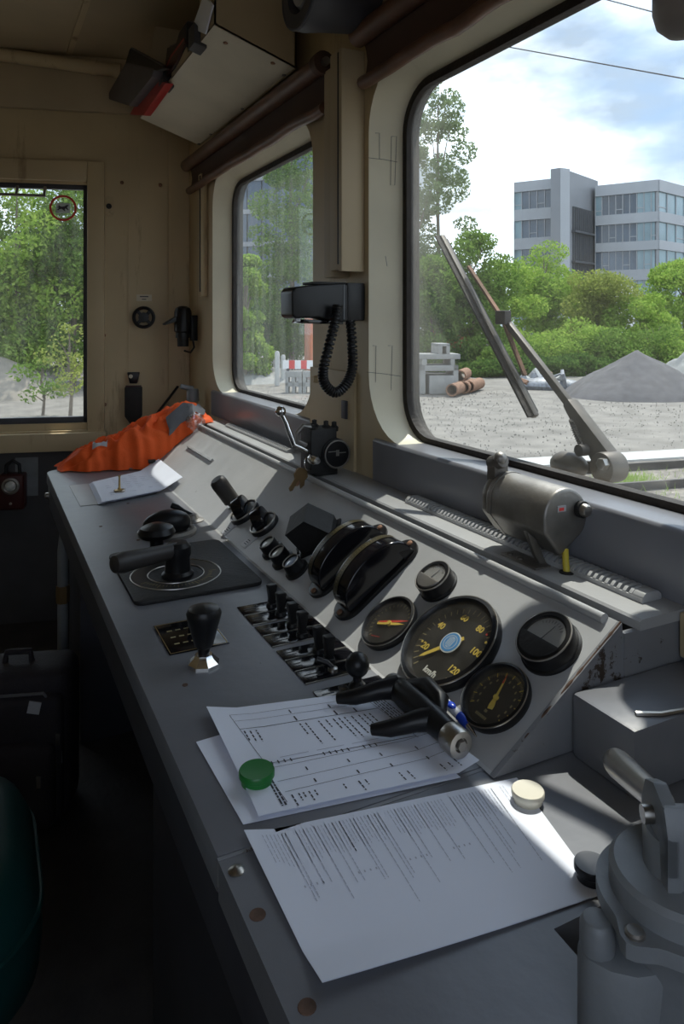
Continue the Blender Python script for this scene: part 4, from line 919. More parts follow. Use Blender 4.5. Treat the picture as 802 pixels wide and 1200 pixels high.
MB().torus(.015, .0012, 28, 6, Matrix.Translation((.004, 0, 0)) @ Matrix.Rotation(R(90), 4, 'X') @ Matrix.Rotation(R(35), 4, 'Y')).build('key_ring', 'chrome', ky)
def key_out(L_): return [(-.010, -.004), (-.012, -.020), (-.005, -.027), (-.005, -L_), (.0005, -L_ - .004), (.0045, -L_), (.0045, -L_ * .8), (.0065, -L_ * .78), (.0035, -L_ * .7), (.005, -.027), (.012, -.020), (.010, -.004), (0, 0)]
for k, (ax, L_, dy, mm) in enumerate(((34, .050, .0, 'dark_brass'), (0, .056, .004, 'dark_brass'), (16, .036, .009, 'rusty_steel'))): MB().prism(key_out(L_), -.0012, .0012, Matrix.Translation((-.008, dy, -.010)) @ Matrix.Rotation(R(ax), 4, 'Y') @ XZ).build('key', mm, ky)

# radio handset on the pillar, coiled cord
rh = thing('radio_handset', 'black radio handset in a cradle fixed to the pillar', 'handset', T(.815, 1.735, 1.41))
MB().box(.045, .099, -.045, .04, .0, .10).build('cradle', 'black_plastic', rh, bevel=.005)
def hs(a): return [(-.112, .014), (-.104, .006), (-.040, .008), (.030, -.004), (.046, .0), (.046, .094), (.034, .098), (-.070, .090), (-.104, .086), (-.113, .074)]
MB().prism(hs(0), -.052, .030, XZ).build('handset_body', 'black_plastic', rh, bevel=.008, seg=3)
MB().box(.030, .034, -.0535, .0, .004, .094).build('seam', 'black_gloss', rh)
MB().prism([(-.085, -.006), (.034, -.010), (.034, .0), (-.080, .004)], -.046, .024, XZ).build('underside', 'black_gloss', rh, bevel=.003); MB().box(-.100, -.088, -.046, -.034, -.002, .008).build('press_key', 'reflective', rh, bevel=.001)
m = MB(); m.box(-.05, .045, -.04, .03, .094, .101); m.build('top_clip', 'black_matt', rh, bevel=.002)
c0 = at_y(396, 358, 1.66); c3 = at_y(405, 352, 1.66); path = [c0, at_y(392, 380, 1.66), at_y(385, 408, 1.66), at_y(379, 434, 1.66), at_y(381, 450, 1.66), at_y(393, 460, 1.66), at_y(406, 450, 1.66), at_y(413, 432, 1.67), at_y(413, 408, 1.68), at_y(411, 380, 1.70), at_y(406, 362, 1.715), at_y(398, 352, 1.70)]
def catmull(P, n):
    out = []
    for i in range(len(P) - 1):
        p0, p1, p2, p3 = P[max(0, i - 1)], P[i], P[i + 1], P[min(len(P) - 1, i + 2)]
        for k in range(n):
            t = k / n; out.append(.5 * ((2 * p1) + (p2 - p0) * t + (2 * p0 - 5 * p1 + 4 * p2 - p3) * t * t + (3 * p1 - p0 - 3 * p2 + p3) * t ** 3))
    return out + [P[-1]]
cp = catmull(path, 60); pts = []; turns = 62; base = rh.matrix_basis.translation
for i, p in enumerate(cp):
    q = cp[min(i + 1, len(cp) - 1)] - cp[max(i - 1, 0)]; q.normalize(); x_ = q.cross(Vector((0, 1, 0))).normalized(); z_ = q.cross(x_); an = 2 * math.pi * turns * i / len(cp)
    pts.append(p - base + (x_ * math.cos(an) + z_ * math.sin(an)) * .0105)
cd = MB().tube(pts, .0037, 6).build('coiled_cord', 'black_plastic', rh); MB().tube([p - base for p in cp], .0075, 8).build('cord_core', 'black_matt', rh)

# wiper outside the clear windscreen
def ox(u, v, X=1.075): return at_x(u, v, X)
pv = ox(690, 546); wp = thing('windscreen_wiper', 'weathered steel wiper arm and blade outside the clear windscreen', 'wiper', Matrix.Translation(pv)); IW = Matrix.Translation(-pv)
a, b = ox(519, 277), ox(629, 488); d = (b - a).normalized(); nrm = Vector((1, 0, 0)); w = d.cross(nrm)
def bar(mb, p0, p1, hw, x0, x1, hw2=None):
    d = (p1 - p0).normalized(); w = d.cross(Vector((1, 0, 0))).normalized(); hw2 = hw if hw2 is None else hw2; V = []
    for X_ in (x0, x1):
        for p, h in ((p0, hw), (p1, hw2)): V += [p + w * h + Vector((X_, 0, 0)), p - w * h + Vector((X_, 0, 0))]
    mb.add(V, [(0, 1, 3, 2), (4, 6, 7, 5), (0, 4, 5, 1), (2, 3, 7, 6), (0, 2, 6, 4), (1, 5, 7, 3)], IW); return mb
bar(MB(), a, b, .0065, -.010, .004).build('blade_holder', 'wiper_metal', wp, bevel=.002); bar(MB(), a, b, .0025, -.024, -.010).build('rubber_lip', 'gasket_rubber', wp); bar(MB(), a + (b - a) * .02, b - (b - a) * .02, .0025, .006, .010).build('spine', 'black_plastic', wp)
br = MB(); q = ox(584, 372); bar(br, ox(545, 312), q, .003, .006, .016); bar(br, q, ox(611, 440), .003, .006, .016); br.build('bridge', 'rusty_steel', wp)
j = ox(585, 372); MB().box(-.010, .010, -.018, .018, -.016, .016, IW @ Matrix.Translation(j + Vector((.012, 0, 0)))).build('joint', 'rail_steel', wp, bevel=.003)
bar(MB(), ox(588, 378), ox(660, 473), .0075, .010, .024, .009).build('arm_rod', 'wiper_metal', wp, bevel=.003)
bar(MB(), ox(659, 471), ox(709, 551), .011, .006, .034, .028).build('arm_head', 'wiper_metal', wp, bevel=.006)
MB().cyl(ox(709, 548) + Vector((-.01, 0, 0)), ox(709, 548) + Vector((.034, 0, 0)), .030, n=24, X=IW).build('pivot', 'wiper_metal', wp, bevel=.004); MB().cyl(ox(714, 543) + Vector((-.022, 0, 0)), ox(714, 543) + Vector((.0, 0, 0)), .012, n=6, X=IW).build('pivot_nut', 'steel', wp)
m = MB(); c = ox(667, 545); m.sphere(c, (.03, .045, .028), 20, 12, IW); m.build('shaft_housing', 'wiper_metal', wp); MB().cyl(ox(687, 527), ox(687, 527) + Vector((-.02, 0, 0)), .012, n=12, X=IW).build('linkage_pin', 'rail_steel', wp)
m = MB(); pts = [ox(672, 492) + (ox(686, 528) - ox(672, 492)) * (i / 60) for i in range(61)]; m.tube([p + Vector((-.006 + .005 * math.cos(i * 1.6), .005 * math.sin(i * 1.6), 0)) for i, p in enumerate(pts)], .0018, 5, IW); m.build('spring', 'rail_steel', wp)
bar(MB(), ox(650, 548), ox(709, 551), .012, .03, .05).build('mounting_bar', 'rail_steel', wp)
# horn under the roof overhang outside, plus an unseen bell added for shadow
p = at_d(801, 8, 1.46); hn = thing('air_horn', 'dark rounded horn outside above the windscreen, plus unseen bell added for its shadow', 'horn', Matrix.Translation((p.x, p.y, 2.29)))
zz = p.z - 2.29
q = Vector((1.21, 1.20, 2.20)) - Vector((p.x, p.y, 2.29))
MB().lathe([(.0001, -.075), (.04, -.068), (.062, -.045), (.066, -.01), (.066, .05), (.050, .075), (.022, .09), (.022, .13)], 32, Matrix.Translation(q)).build('bell', 'horn_dark', hn)  # unseen second bell, added to cast a rounded shadow on the panel
MB().tube([(1.04 - p.x, 1.20 - p.y, .03), (q.x, q.y, q.z + .12), (0, 0, 0)], .018, 10).build('bracket', 'dark_paint', hn)  # arm that carries the added bell across to the visible one
MB().lathe([(.0001, zz - .062), (.03, zz - .057), (.050, zz - .038), (.058, zz - .008), (.058, zz + .03), (.050, zz + .06), (.028, zz + .08), (.022, -.01), (.022, 0)], 32).build('bell', 'horn_dark', hn); MB().box(-.04, .04, -.04, .04, -.012, 0).build('mount', 'dark_paint', hn, bevel=.002)
# ------------------------------------------------------------------ papers, magnets and small things on the desk
def sheet(name, label, c, z, hf, lines, group=None, cat='paper', parts=True):
    """c: far-left, far-right, near-right, near-left corners (X, Y); hf(a, b): height above z; lines: (a0, b0, a1, b1, width, mat)"""
    A, B, C_, D = [Vector((q[0], q[1], 0)) for q in c]; o = (A + B + C_ + D) / 4
    def P(a, b, up=0): q = A * (1 - a) * (1 - b) + B * a * (1 - b) + C_ * a * b + D * (1 - a) * b; return Vector((q.x - o.x, q.y - o.y, hf(a, b) + up))
    t = thing(name, label, cat, T(o.x, o.y, z), group)
    m = MB(); m.grid(lambda a, b: P(a, b, .0009), 30, 24); m.grid(lambda a, b: P(a, b, 0.0002), 30, 24); m.build('sheet', 'paper', t, ang=80, merge=False)
    by = {}
    for a0, b0, a1, b1, w, mm in lines: by.setdefault(mm, []).append((a0, b0, a1, b1, w))
    for mm, ls in by.items():
        m = MB()
        for a0, b0, a1, b1, w in ls:
            n = max(1, int(8 * max(abs(a1 - a0), abs(b1 - b0)))); p0, p1 = P(a0, b0), P(a1, b1); d = (p1 - p0); d.z = 0; d.normalize(); s_ = Vector((-d.y, d.x, 0)) * w / 2
            V = []
            for i in range(n + 1): q = P(a0 + (a1 - a0) * i / n, b0 + (b1 - b0) * i / n, .0014); V += [q + s_, q - s_]
            m.add(V, [(2 * i, 2 * i + 1, 2 * i + 3, 2 * i + 2) for i in range(n)])
        pr = m.build('printed_lines', mm, t, smooth=False, merge=False); pr['kind'] = 'stuff'
    return t
xy = lambda u, v, z=DESK: (lambda p: (p.x, p.y))(at_z(u, v, z))
rnd = random.Random(21)
def words(out, a, b0, b1, w, mm, gap=.012, wl=(.015, .05)):
    b = b0
    while b < b1:
        l = rnd.uniform(*wl); out.append((a, b, a, min(b + l, b1), w, mm)); b += l + gap
LA = []
for q in ((.10, .10, .86, .08), (.10, .10, .14, .62), (.86, .08, .90, .62), (.115, .62, .90, .60), (.11, .17, .87, .15), (.115, .26, .875, .235), (.14, .66, .96, .62), (.145, .78, .97, .73), (.15, .87, .975, .82), (.12, .70, .135, .95)): LA.append(q + ((.0011 if q[1] in (.26, .62) else .0006), 'print'))
for a in (.13, .16, .19, .42, .45, .52, .56, .60, .63, .66, .70, .74, .77, .80): words(LA, a, .28, .28 + rnd.uniform(.08, .26), .0019, 'print', .01, (.015, .035))
for a in (.42, .64, .75): LA += [(a, .11, a, .15, .0018, 'print'), (a, .19, a, .24, .0022, 'print')]
for a0 in (.22, .40, .58): LA.append((a0, .585 - a0 * .03, a0 + .14, .578 - a0 * .03, .0012, 'print_faint'))
for a0 in (.17, .20, .23, .26, .42, .45, .48, .51, .54, .62, .65, .68): LA.append((a0, .60, a0, .63, .0017, 'print'))
for a in (.17, .2, .22, .245, .27, .40, .47, .5, .66, .70, .86, .90, .93): words(LA, a, .90, .90 + rnd.uniform(.03, .09), .0018, 'print', .008, (.012, .03))
for a in (.30, .50, .66, .84): LA += [(a, .70, a, .73, .0018, 'print'), (a, .81, a, .84, .002, 'print')]
for a in (.885, .90, .915, .93, .945): words(LA, a, .05, .55, .0015, 'print', .01, (.02, .05))
words(LA, .11, .72, .97, .0022, 'print', .006); words(LA, .125, .72, .97, .0022, 'print', .006)
cA = [xy(242, 838), xy(446, 812), xy(562, 905), xy(303, 962)]
sheet('timetable_sheet', 'white printed table sheet lying askew beneath the top timetable', [(x - .015, y - .012) for x, y in [xy(240, 862), xy(430, 806), xy(545, 902), xy(296, 955)]], DESK + .0004, lambda a, b: .0004, [])
sheet('timetable_sheet', 'white timetable sheet with green magnet and reverser handle on it', cA, DESK + .0035, lambda a, b: .001 + .014 * max(0, .16 - a) / .16 * (1 - b) ** .5 * .5 + .010 * max(0, a - .90) / .1 * b, LA)
LC = []; a = .05
while a < .93:
    L0 = rnd.uniform(.18, .26); faint = rnd.random() < .8
    words(LC, a, .05, .05 + L0, .0007, 'print_faint' if faint else 'print_faint', .008, (.02, .06))
    if rnd.random() < .30: words(LC, a, .05, rnd.uniform(.45, .72), .0009, 'print_faint', .006, (.02, .05))
    if rnd.random() < .07: words(LC, a, .05, .30, .0011, 'print', .006, (.02, .06))
    a += .0125 if rnd.random() < .9 else .035
for a_ in (.10, .28, .46, .62): LC += [(a_ + k * .02, .44, a_ + k * .02, .455, .0015, 'print_faint') for k in range(4)]
cC = [xy(286, 981, .848), xy(606, 913, .848), xy(706, 1050, .848), xy(378, 1165, .848)]
sheet('instruction_sheet', 'white sheet of fine faint text held by cream and black magnets', cC, .8485, lambda a, b: .0006 + .016 * max(0, b - .80) / .2 * (1 - a) ** 2 * .5 + .006 * max(0, .1 - a) / .1 * (1 - b), LC)
# sheaf of papers at the far end with clip and pin
cF = [xy(104, 568), xy(182, 550), xy(209, 573), xy(115, 592)]
pf = thing('paper_sheaf', 'sheaf of white notes with curled corner beside the orange jacket', 'papers', T((cF[0][0] + cF[2][0]) / 2, (cF[0][1] + cF[2][1]) / 2, DESK)); o = pf.matrix_basis.translation
def fq(a, b): return Vector((cF[0][0] * (1 - a) * (1 - b) + cF[1][0] * a * (1 - b) + cF[2][0] * a * b + cF[3][0] * (1 - a) * b - o.x, cF[0][1] * (1 - a) * (1 - b) + cF[1][1] * a * (1 - b) + cF[2][1] * a * b + cF[3][1] * (1 - a) * b - o.y, 0))
for k in range(4):
    def fn(a, b, k=k): q = fq(a, b); return (q.x + .004 * k, q.y - .003 * k, .003 + .0025 * k + .030 * max(0, a - .72) / .28)
    m = MB(); m.grid(fn, 16, 10); m.grid(lambda a, b: (fn(a, b)[0], fn(a, b)[1], fn(a, b)[2] - .0016), 16, 10); sh = m.build('sheet', 'paper', pf, ang=80)
m = MB()
for i in range(9):
    for j in range(6):
        if rnd.random() < .6: a, b = .12 + j * .12, .12 + i * .085; q = fq(a, b); q2 = fq(a + rnd.uniform(.04, .10), b); zz = .0128 + .030 * max(0, a - .70) / .28; m.box(q.x + .012, q2.x + .012, q.y - .010, q.y - .008, zz, zz + .0003)
m.build('handwriting', 'print_faint', pf)['kind'] = 'stuff'; q = fq(.93, .02); MB().box(q.x - .012, q.x + .014, q.y - .010, q.y + .006, .028, .042).build('clip', 'black_plastic', pf, bevel=.002)
p = at_z(140, 580, DESK); pn = thing('brass_peg', 'small brass peg standing on the note sheaf', 'peg', T(p.x, p.y, DESK + .0125)); MB().lathe([(.017, 0), (.017, .003), (.006, .006), (.0035, .012), (.003, .045), (.005, .05), (.0001, .051)], 20).build('peg_body', 'brass', pn); MB().torus(.0165, .0018, 24, 6, T(0, 0, .003)).build('foot_ring', 'steel', pn)

def magnet(label, u, v, r, h, mm, z):
    p = at_z(u, v, z + h); t = thing('desk_magnet', label, 'magnet', T(p.x, p.y, z), 'round magnets')
    MB().lathe([(r * .86, 0), (r * .90, h * .45), (r, h * .55), (r, h * .9), (r * .95, h), (r * .80, h * .985), (.0001, h * .96)], 44).build('cap', mm, t); MB().lathe([(r * .80, -.0005), (r * .80, .001), (.0001, .001)], 24).build('magnet_core', 'dull_steel', t); return t
magnet('round green magnet holding the timetable sheet', 301, 901, .0215, .016, 'magnet_green', DESK + .0052); magnet('round cream magnet at the sheet corner', 619, 925, .019, .013, 'magnet_cream', .850); magnet('round black magnet beside the brake valve', 694, 1011, .0175, .015, 'magnet_black', .8505)

# removable reverser handle and pen
ha = at_z(476, 815, DESK + .03); hb_ = at_z(541, 872, DESK + .03); ax = (hb_ - ha); ax.z = 0; L_ = ax.length; an = math.atan2(ax.y, ax.x)
rv = thing('reverser_key', 'black cast forked handle with steel ends lying on the timetable', 'handle', Matrix.Translation((ha.x, ha.y, DESK + .006)) @ Matrix.Rotation(an, 4, 'Z'))
XYc = Matrix.Rotation(R(90), 4, 'Y')
MB().lathe([(.0145, -.026), (.0165, -.020), (.018, 0), (.0195, L_ * .3), (.018, L_ * .55), (.016, L_ * .80)], 24, Matrix.Translation((0, 0, .024)) @ XYc).build('shaft', 'black_plastic', rv)
MB().lathe([(.0001, -.0), (.010, -.002), (.016, .004), (.017, .022), (.0001, .024)], 24, Matrix.Translation((-.045, 0, .022)) @ XYc).build('steel_boss', 'dull_steel', rv)
MB().lathe([(.017, 0), (.0185, .004), (.0185, .022), (.0165, .026), (.009, .026), (.008, .022), (.0001, .022)], 28, Matrix.Translation((L_ * .80, 0, .022)) @ XYc).build('steel_end', 'steel', rv); MB().cyl((L_ * .8 + .018, 0, .022), (L_ * .8 + .030, 0, .022), .007, n=6).build('end_bolt', 'dull_steel', rv)
side = -1
for x0, x1, ln in ((-.030, -.062, .078), (.062, .030, .072)):
    MB().tube([(x0 + .008, 0, .026), (x0, side * ln * .35, .024), ((x0 + x1) / 2, side * ln * .75, .014), (x1, side * ln, .009)], [.0165, .013, .0105, .007], 14).build('prong', 'black_plastic', rv)
MB().tube([(-.01, .010, .030), (.02, .022, .040), (.055, .020, .038), (.075, .006, .028)], [.010, .014, .013, .008], 14).build('web', 'black_plastic', rv)
pa = at_z(510, 824, DESK + .02); pb_ = at_z(559, 864, DESK + .012); pn = thing('ballpoint_pen', 'white and blue ballpoint pen leaning on the black handle', 'pen', Matrix.Translation(pa)); d = pb_ - pa
MB().cyl((0, 0, .016), d * .60 + Vector((0, 0, .010)), .0062, n=16).build('barrel', 'pen_white', pn); MB().tube([d * .60 + Vector((0, 0, .010)), d * .70 + Vector((0, 0, .0085)), d * .80 + Vector((0, 0, .007))], [.0065, .0068, .006], 14).build('grip', 'pen_blue', pn)
MB().cyl(d * .80 + Vector((0, 0, .007)), d * 1.0 + Vector((0, 0, .0)), .0045, .001, n=14).build('tip', 'chrome', pn); MB().sphere(d * .40 + Vector((-.002, -.003, .0175)), (.006, .009, .0035), 14, 8).build('badge', 'pen_blue', pn); MB().cyl((0, 0, .016), d * -.10 + Vector((0, 0, .018)), .003, n=10).build('button', 'chrome', pn)

# brake valve rising through the cut-out
bv = thing('brake_valve', 'heavy grey cast brake valve with steel handle at the desk end', 'valve', T(.507, .40, .82)); F = .13
MB().lathe([(.036, -.25), (.046, -.05), (.046, .02), (.050, .05), (.047, .085), (.056, F - .02), (.060, F - .013)], 40).build('body', 'cast_grey', bv)
n = 40; fl = []
for i in range(72):
    a = 2 * math.pi * i / 72; lobe = max(0, math.cos(3 * (a - R(190)))) ** 6; fl.append(((.066 + .014 * lobe) * math.cos(a), (.066 + .014 * lobe) * math.sin(a)))
MB().prism(fl, F - .012, F, None).build('flange', 'cast_grey', bv, ang=30)
for a in (190, 310, 70):
    x_, y_ = pol(a, .068); MB().lathe([(.0075, 0), (.0075, .002), (.006, .0035), (.0001, .0036)], 20, T(x_, y_, F)).build('screw', 'dull_steel', bv)
MB().lathe([(.056, F - .002), (.056, F + .016), (.052, F + .020), (.030, F + .0215), (.028, F + .05), (.0001, F + .052)], 40).build('cover', 'cast_grey', bv)
er = R(162); ex, ey = math.cos(er) * .068, math.sin(er) * .068
er_o = [(.0, -.030), (.050, -.030), (.066, -.022), (.078, -.008), (.078, .008), (.066, .022), (.050, .030), (.0, .030)]
MB().prism([(x_ * 1.12, y_) for x_, y_ in er_o], -.06, .095, Matrix.Rotation(er, 4, 'Z')).build('lug', 'cast_grey', bv, bevel=.006); MB().lathe([(.0135, .0), (.0135, .019), (.011, .024), (.0001, .025)], 6 * 4, T(ex * 1.08, ey * 1.08, .094)).build('lug_bolt', 'cast_grey', bv, bevel=.001)
MB().prism([(-.012, -.050), (.055, -.045), (.060, .0), (.055, .045), (-.012, .05)], -.10, -.005, Matrix.Rotation(R(250), 4, 'Z')).build('side_chamber', 'cast_grey', bv, bevel=.008)
hx = Vector((.568 - .507, .525 - .40, 1.0 - .82)) - Vector((0, 0, 0)); h0 = Vector((-.004, .012, F + .062)); e_ = at_y(722, 893, .52) - Vector((.507, .40, .82)); dd = (e_ - h0).normalized()
MB().tube([h0 + dd * .008, h0 + (e_ - h0) * .2, h0 + (e_ - h0) * .6, h0 + (e_ - h0) * .92, e_, e_ + dd * .006, e_ + dd * .009], [.0105, .011, .0125, .0135, .0125, .009, .002], 24).build('handle', 'steel', bv)
ha_ = math.atan2(dd.y, dd.x); X = Matrix.Translation((0, 0, F)) @ Matrix.Rotation(ha_, 4, 'Z')
for y_ in (-.024, .012): MB().prism([(-.030, .02), (.024, .02), (.026, .060), (.018, .080), (.0, .088), (-.018, .082), (-.030, .064)], y_, y_ + .012, X @ XZ).build('fork_cheek', 'cast_grey', bv, bevel=.003)
MB().prism([(-.030, .030), (-.012, .030), (-.012, .080), (-.022, .082), (-.030, .064)], -.024, .024, X @ XZ).build('fork_back', 'cast_grey', bv, bevel=.003); MB().cyl((0, -.032, .062), (0, .032, .062), .007, n=14, X=X).build('pin', 'steel', bv)

# orange jacket at the far end
jk = thing('hi_vis_jacket', 'crumpled orange high-visibility jacket heaped at the desk end', 'jacket', T(.55, 2.86, DESK))
RZ = [(.255, .855), (.30, .875), (.39, .918), (.47, .945), (.55, .985), (.62, 1.012), (.70, 1.045), (.76, 1.052), (.82, 1.035), (.86, 1.01)]
def lerp(T_, x):
    for (a, b), (c, d) in zip(T_, T_[1:]):
        if x <= c: return b + (d - b) * max(0, (x - a) / (c - a))
    return T_[-1][1]
def jfn(a, b):
    x = .262 + .585 * a; yn = 2.855 - .09 * math.sin(a * 2.4) + .030 * noise.noise((a * 9, 1, 0)) + .012 * noise.noise((a * 25, 2, 0)); yf = 3.00 - .015 * math.sin(a * 5) + .02 * noise.noise((a * 6, 4, 0))
    yn = yn + .05 * (a ** 3); y = yn + (yf - yn) * b; surf = DESK if x < XB else min(1.0, DESK + (x - XB) * .70); x += .015 * noise.noise((b * 5, a * 3, 3))
    e = min(1, abs(math.sin(math.pi * min(1, max(0, b)))) * 1.25) ** .55 * min(1, (a * 9) ** .6) * min(1, ((1 - a) * 8) ** .6)
    f1 = noise.noise((a * 5 + b * 2.5, b * 3 - a * 2, 7)); f2 = 1 - abs(noise.noise((a * 9 + b * 4, b * 6 - a * 3, 2))) * 2
    z = surf + .003 + (lerp(RZ, x) - surf) * e * (1 + .26 * f1) + .030 * e * f2
    return (x - .55, y - 2.86, max(z, surf + .003) - DESK)
m = MB(); m.grid(jfn, 90, 44); m.build('jacket_cloth', 'orange_cloth', jk, ang=80)
def onj(a, b, up=.004): q = jfn(a, b); return Vector((q[0], q[1], q[2] + up))
MB().grid(lambda a, b: onj(.20 + .09 * a, .22 + .11 * b - a * .03, .009), 8, 4).build('reflective_patch', 'reflective', jk)
MB().grid(lambda a, b: onj(.66 + .28 * a, .04 + .17 * b + .06 * a, .013), 10, 6).build('grey_lining', 'grey_cloth', jk)
m = MB(); m.grid(lambda a, b: (.50 + .17 * a - .55, 2.775 + .03 * math.sin(a * 3) + (.05 + .02 * a) * b - 2.86, .004 + .020 * math.sin(math.pi * b) * abs(math.sin(math.pi * a)) ** .5 + .004 * noise.noise((a * 8, b * 8, 0))), 16, 10); m.build('cuff_lining', 'grey_cloth', jk, ang=80)
pw = at_y(229, 495, 2.80); wr = thing('plastic_wrapper', 'crumpled clear plastic wrapper at the end of the hinge rail', 'wrapper', Matrix.Translation(pw)); m = MB(); m.sphere((0, 0, 0), .034, 26, 16)
m.v = [tuple(Vector(q) * (1 + .35 * noise.noise(Vector(q) * 70) + .2 * noise.noise(Vector(q) * 160))) for q in m.v]; m.build('film', 'clear_plastic', wr, ang=20)
# ------------------------------------------------------------------ side wall fittings, shelf, floor things
def on_wall(name, label, cat, u, v, off=.0, group=None): return thing(name, label, cat, WALL(at_wall(u, v), off), group)
st = on_wall('window_sticker', 'round red ring sticker with black dog on the side window', 'sticker', 73, 243, -.022)
ring(.052, .062, 0, .0012, 48).build('red_ring', 'sticker_red', st); MB().prism(rrect(-.032, .032, -.024, .024, .004, 3), 0, .001).build('plate', 'sticker_plate', st)
dog = [(-.026, -.008), (-.022, -.012), (-.016, -.006), (-.006, -.004), (.004, -.012), (.008, -.016), (.011, -.013), (.007, -.006), (.012, -.001), (.022, -.010), (.026, -.008), (.018, .002), (.020, .008), (.026, .012), (.024, .016), (.014, .014), (.006, .008), (-.008, .006), (-.016, .010), (-.020, .016), (-.020, .006), (-.026, .003), (-.018, .0)]
MB().prism(dog, .001, .0018).build('dog_silhouette', 'print', st)
mp = on_wall('mounting_plate', 'small cream wall plate with dark round hole beside the window frame', 'wall plate', 128, 242, .0); MB().prism(rrect(-.024, .024, -.046, .046, .022), 0, .006).build('plate', 'cream_paint', mp, bevel=.002); MB().lathe([(.013, .006), (.013, .012), (.006, .012), (.006, .008), (.0001, .008)], 20).build('socket', 'black_plastic', mp)
sk = on_wall('wheel_valve', 'black four-spoked round hand wheel below the little sign', 'hand wheel', 169, 372, .0)
MB().torus(.046, .008, 40, 8, Matrix.Translation((0, 0, .028))).build('rim', 'black_plastic', sk); MB().lathe([(.022, 0), (.022, .03), (.024, .032), (.024, .042), (.0001, .044)], 28).build('hub', 'black_plastic', sk)
for a in range(45, 405, 90): MB().box(.02, .046, -.008, .008, .024, .034, Matrix.Rotation(R(a), 4, 'Z')).build('spoke', 'black_plastic', sk, bevel=.002)
sg = on_wall('name_sign', 'tiny pale sign plate above the hand wheel', 'sign', 169, 349, .0); MB().box(-.036, .036, -.016, .016, 0, .003).build('plate', 'box_paint', sg, bevel=.001)
m = MB(); m.box(-.020, .020, .003, .008, .003, .0034); m.box(-.010, .010, -.009, -.005, .003, .0034); m.build('lettering', 'print', sg)
po = on_wall('wall_pouch', 'dark long pouch with pointed bottom and ring handle on the side wall', 'holder', 157, 472, .0)
MB().prism([(-.040, .080), (.040, .080), (.040, -.060), (.012, -.100), (-.012, -.100), (-.040, -.060)], .004, .042).build('pouch', 'black_matt', po, bevel=.006); MB().box(-.036, .036, .076, .086, .008, .036).build('flap', 'lamp_red', po, bevel=.002)
m = MB(); m.prism([(-.030, .150), (.030, .150), (.018, .095), (-.018, .095)], .016, .03); m.build('grip', 'black_plastic', po, bevel=.006); MB().lathe([(.0095, .0305), (.0001, .0308)], 16, Matrix.Translation((-.012, .130, 0))).build('eyelet', 'box_paint', po)
a, b = at_wall(177, 493) - WN * .05, at_wall(209, 452) - WN * .03; sb = thing('black_rod', 'thin black rod leaning in the corner behind the jacket', 'rod', Matrix.Translation(a)); MB().tube([b - a, (b - a) * .4, (b - a) * -.35], .006, 8).build('rod', 'black_matt', sb)
p = at_x(222, 382, .88); cl_ = thing('reading_lamp', 'black swivel lamp fixed in the corner beside the windscreen', 'lamp', Matrix.Translation((.915, p.y, p.z)))
MB().lathe([(.034, -.075), (.034, -.05), (.040, -.045), (.040, .045), (.034, .062), (.018, .072), (.0001, .074)], 24, Matrix.Translation((-.065, 0, .02))).build('head', 'black_plastic', cl_); MB().lathe([(.026, -.115), (.026, -.075), (.02, -.07)], 20, Matrix.Translation((-.065, 0, .02))).build('socket', 'black_matt', cl_)
MB().prism([(-.10, .02), (-.10, .045), (-.155, .012), (-.155, .004)], -.025, .025, XZ).build('shade_beak', 'black_plastic', cl_, bevel=.003); MB().box(-.03, 0, -.02, .02, -.07, .05).build('bracket', 'black_plastic', cl_, bevel=.004); MB().tube([(-.02, 0, -.05), (-.012, 0, -.10), (-.03, .0, -.125), (-.06, 0, -.115)], .005, 8).build('cable', 'black_matt', cl_)
p = at_x(226, 478, .86); bo = thing('water_bottle', 'clear bottle with grey spray cap standing in the corner', 'bottle', Matrix.Translation((p.x, p.y, .80))); zb = at_x(226, 478, .86).z - .80
MB().lathe([(.0001, 0), (.035, 0), (.035, zb - .03), (.030, zb - .0), (.024, zb + .03), (.0001, zb + .03)], 24).build('bottle_body', 'clear_plastic', bo); MB().lathe([(.028, zb + .03), (.028, zb + .075), (.024, zb + .085), (.0001, zb + .085)], 20).build('cap', 'cast_grey', bo); MB().cyl((0, 0, zb + .085), (-.055, .0, zb + .100), .013, .011, n=14).build('nozzle', 'cast_grey', bo)
bs = thing('corner_shelf', 'grey corner shelf bracket under the bottle', 'shelf', T(.86, p.y, .78)); MB().box(-.06, .055, -.10, .08, 0, .02).build('board', 'sill_paint', bs, bevel=.003); MB().box(.035, .055, -.06, .04, -.12, 0).build('support', 'sill_paint', bs)
hl = on_wall('hand_lantern', 'dark red hand lantern with chrome lens hanging under the side window', 'lantern', 18, 571, .014)
MB().box(-.055, .055, -.085, .075, 0, .075).build('case', 'lamp_red', hl, bevel=.010, seg=3); MB().lathe([(.038, .075), (.038, .082), (.030, .084), (.026, .080), (.0001, .076)], 32, Matrix.Translation((0, .025, 0))).build('lens_ring', 'dull_steel', hl); MB().sphere((0, .025, .078), (.024, .024, .010), 20, 8).build('lens', 'lamp_lens', hl)
MB().tube([(-.03, .075, .035), (-.028, .115, .035), (0, .135, .035), (.028, .115, .035), (.03, .075, .035)], .008, 10).build('handle', 'black_plastic', hl); MB().lathe([(.006, .075), (.006, .080), (.0001, .081)], 12, Matrix.Translation((0, -.055, 0))).build('switch', 'steel', hl)
bk_ = on_wall('wall_plate', 'pale grey plate on the wall behind the lantern', 'wall plate', 32, 558, .012); MB().box(-.05, .05, -.09, .09, 0, .0018).build('plate', 'cast_grey', bk_)
a, b = at_wall(-20, 66) - WN * .06, at_wall(140, 88) - WN * .06; ca = thing('conduit_pipe', 'thick cream conduit pipe under the ceiling above the side window', 'pipe', Matrix.Translation(a)); d = (b - a); a2 = d.normalized()
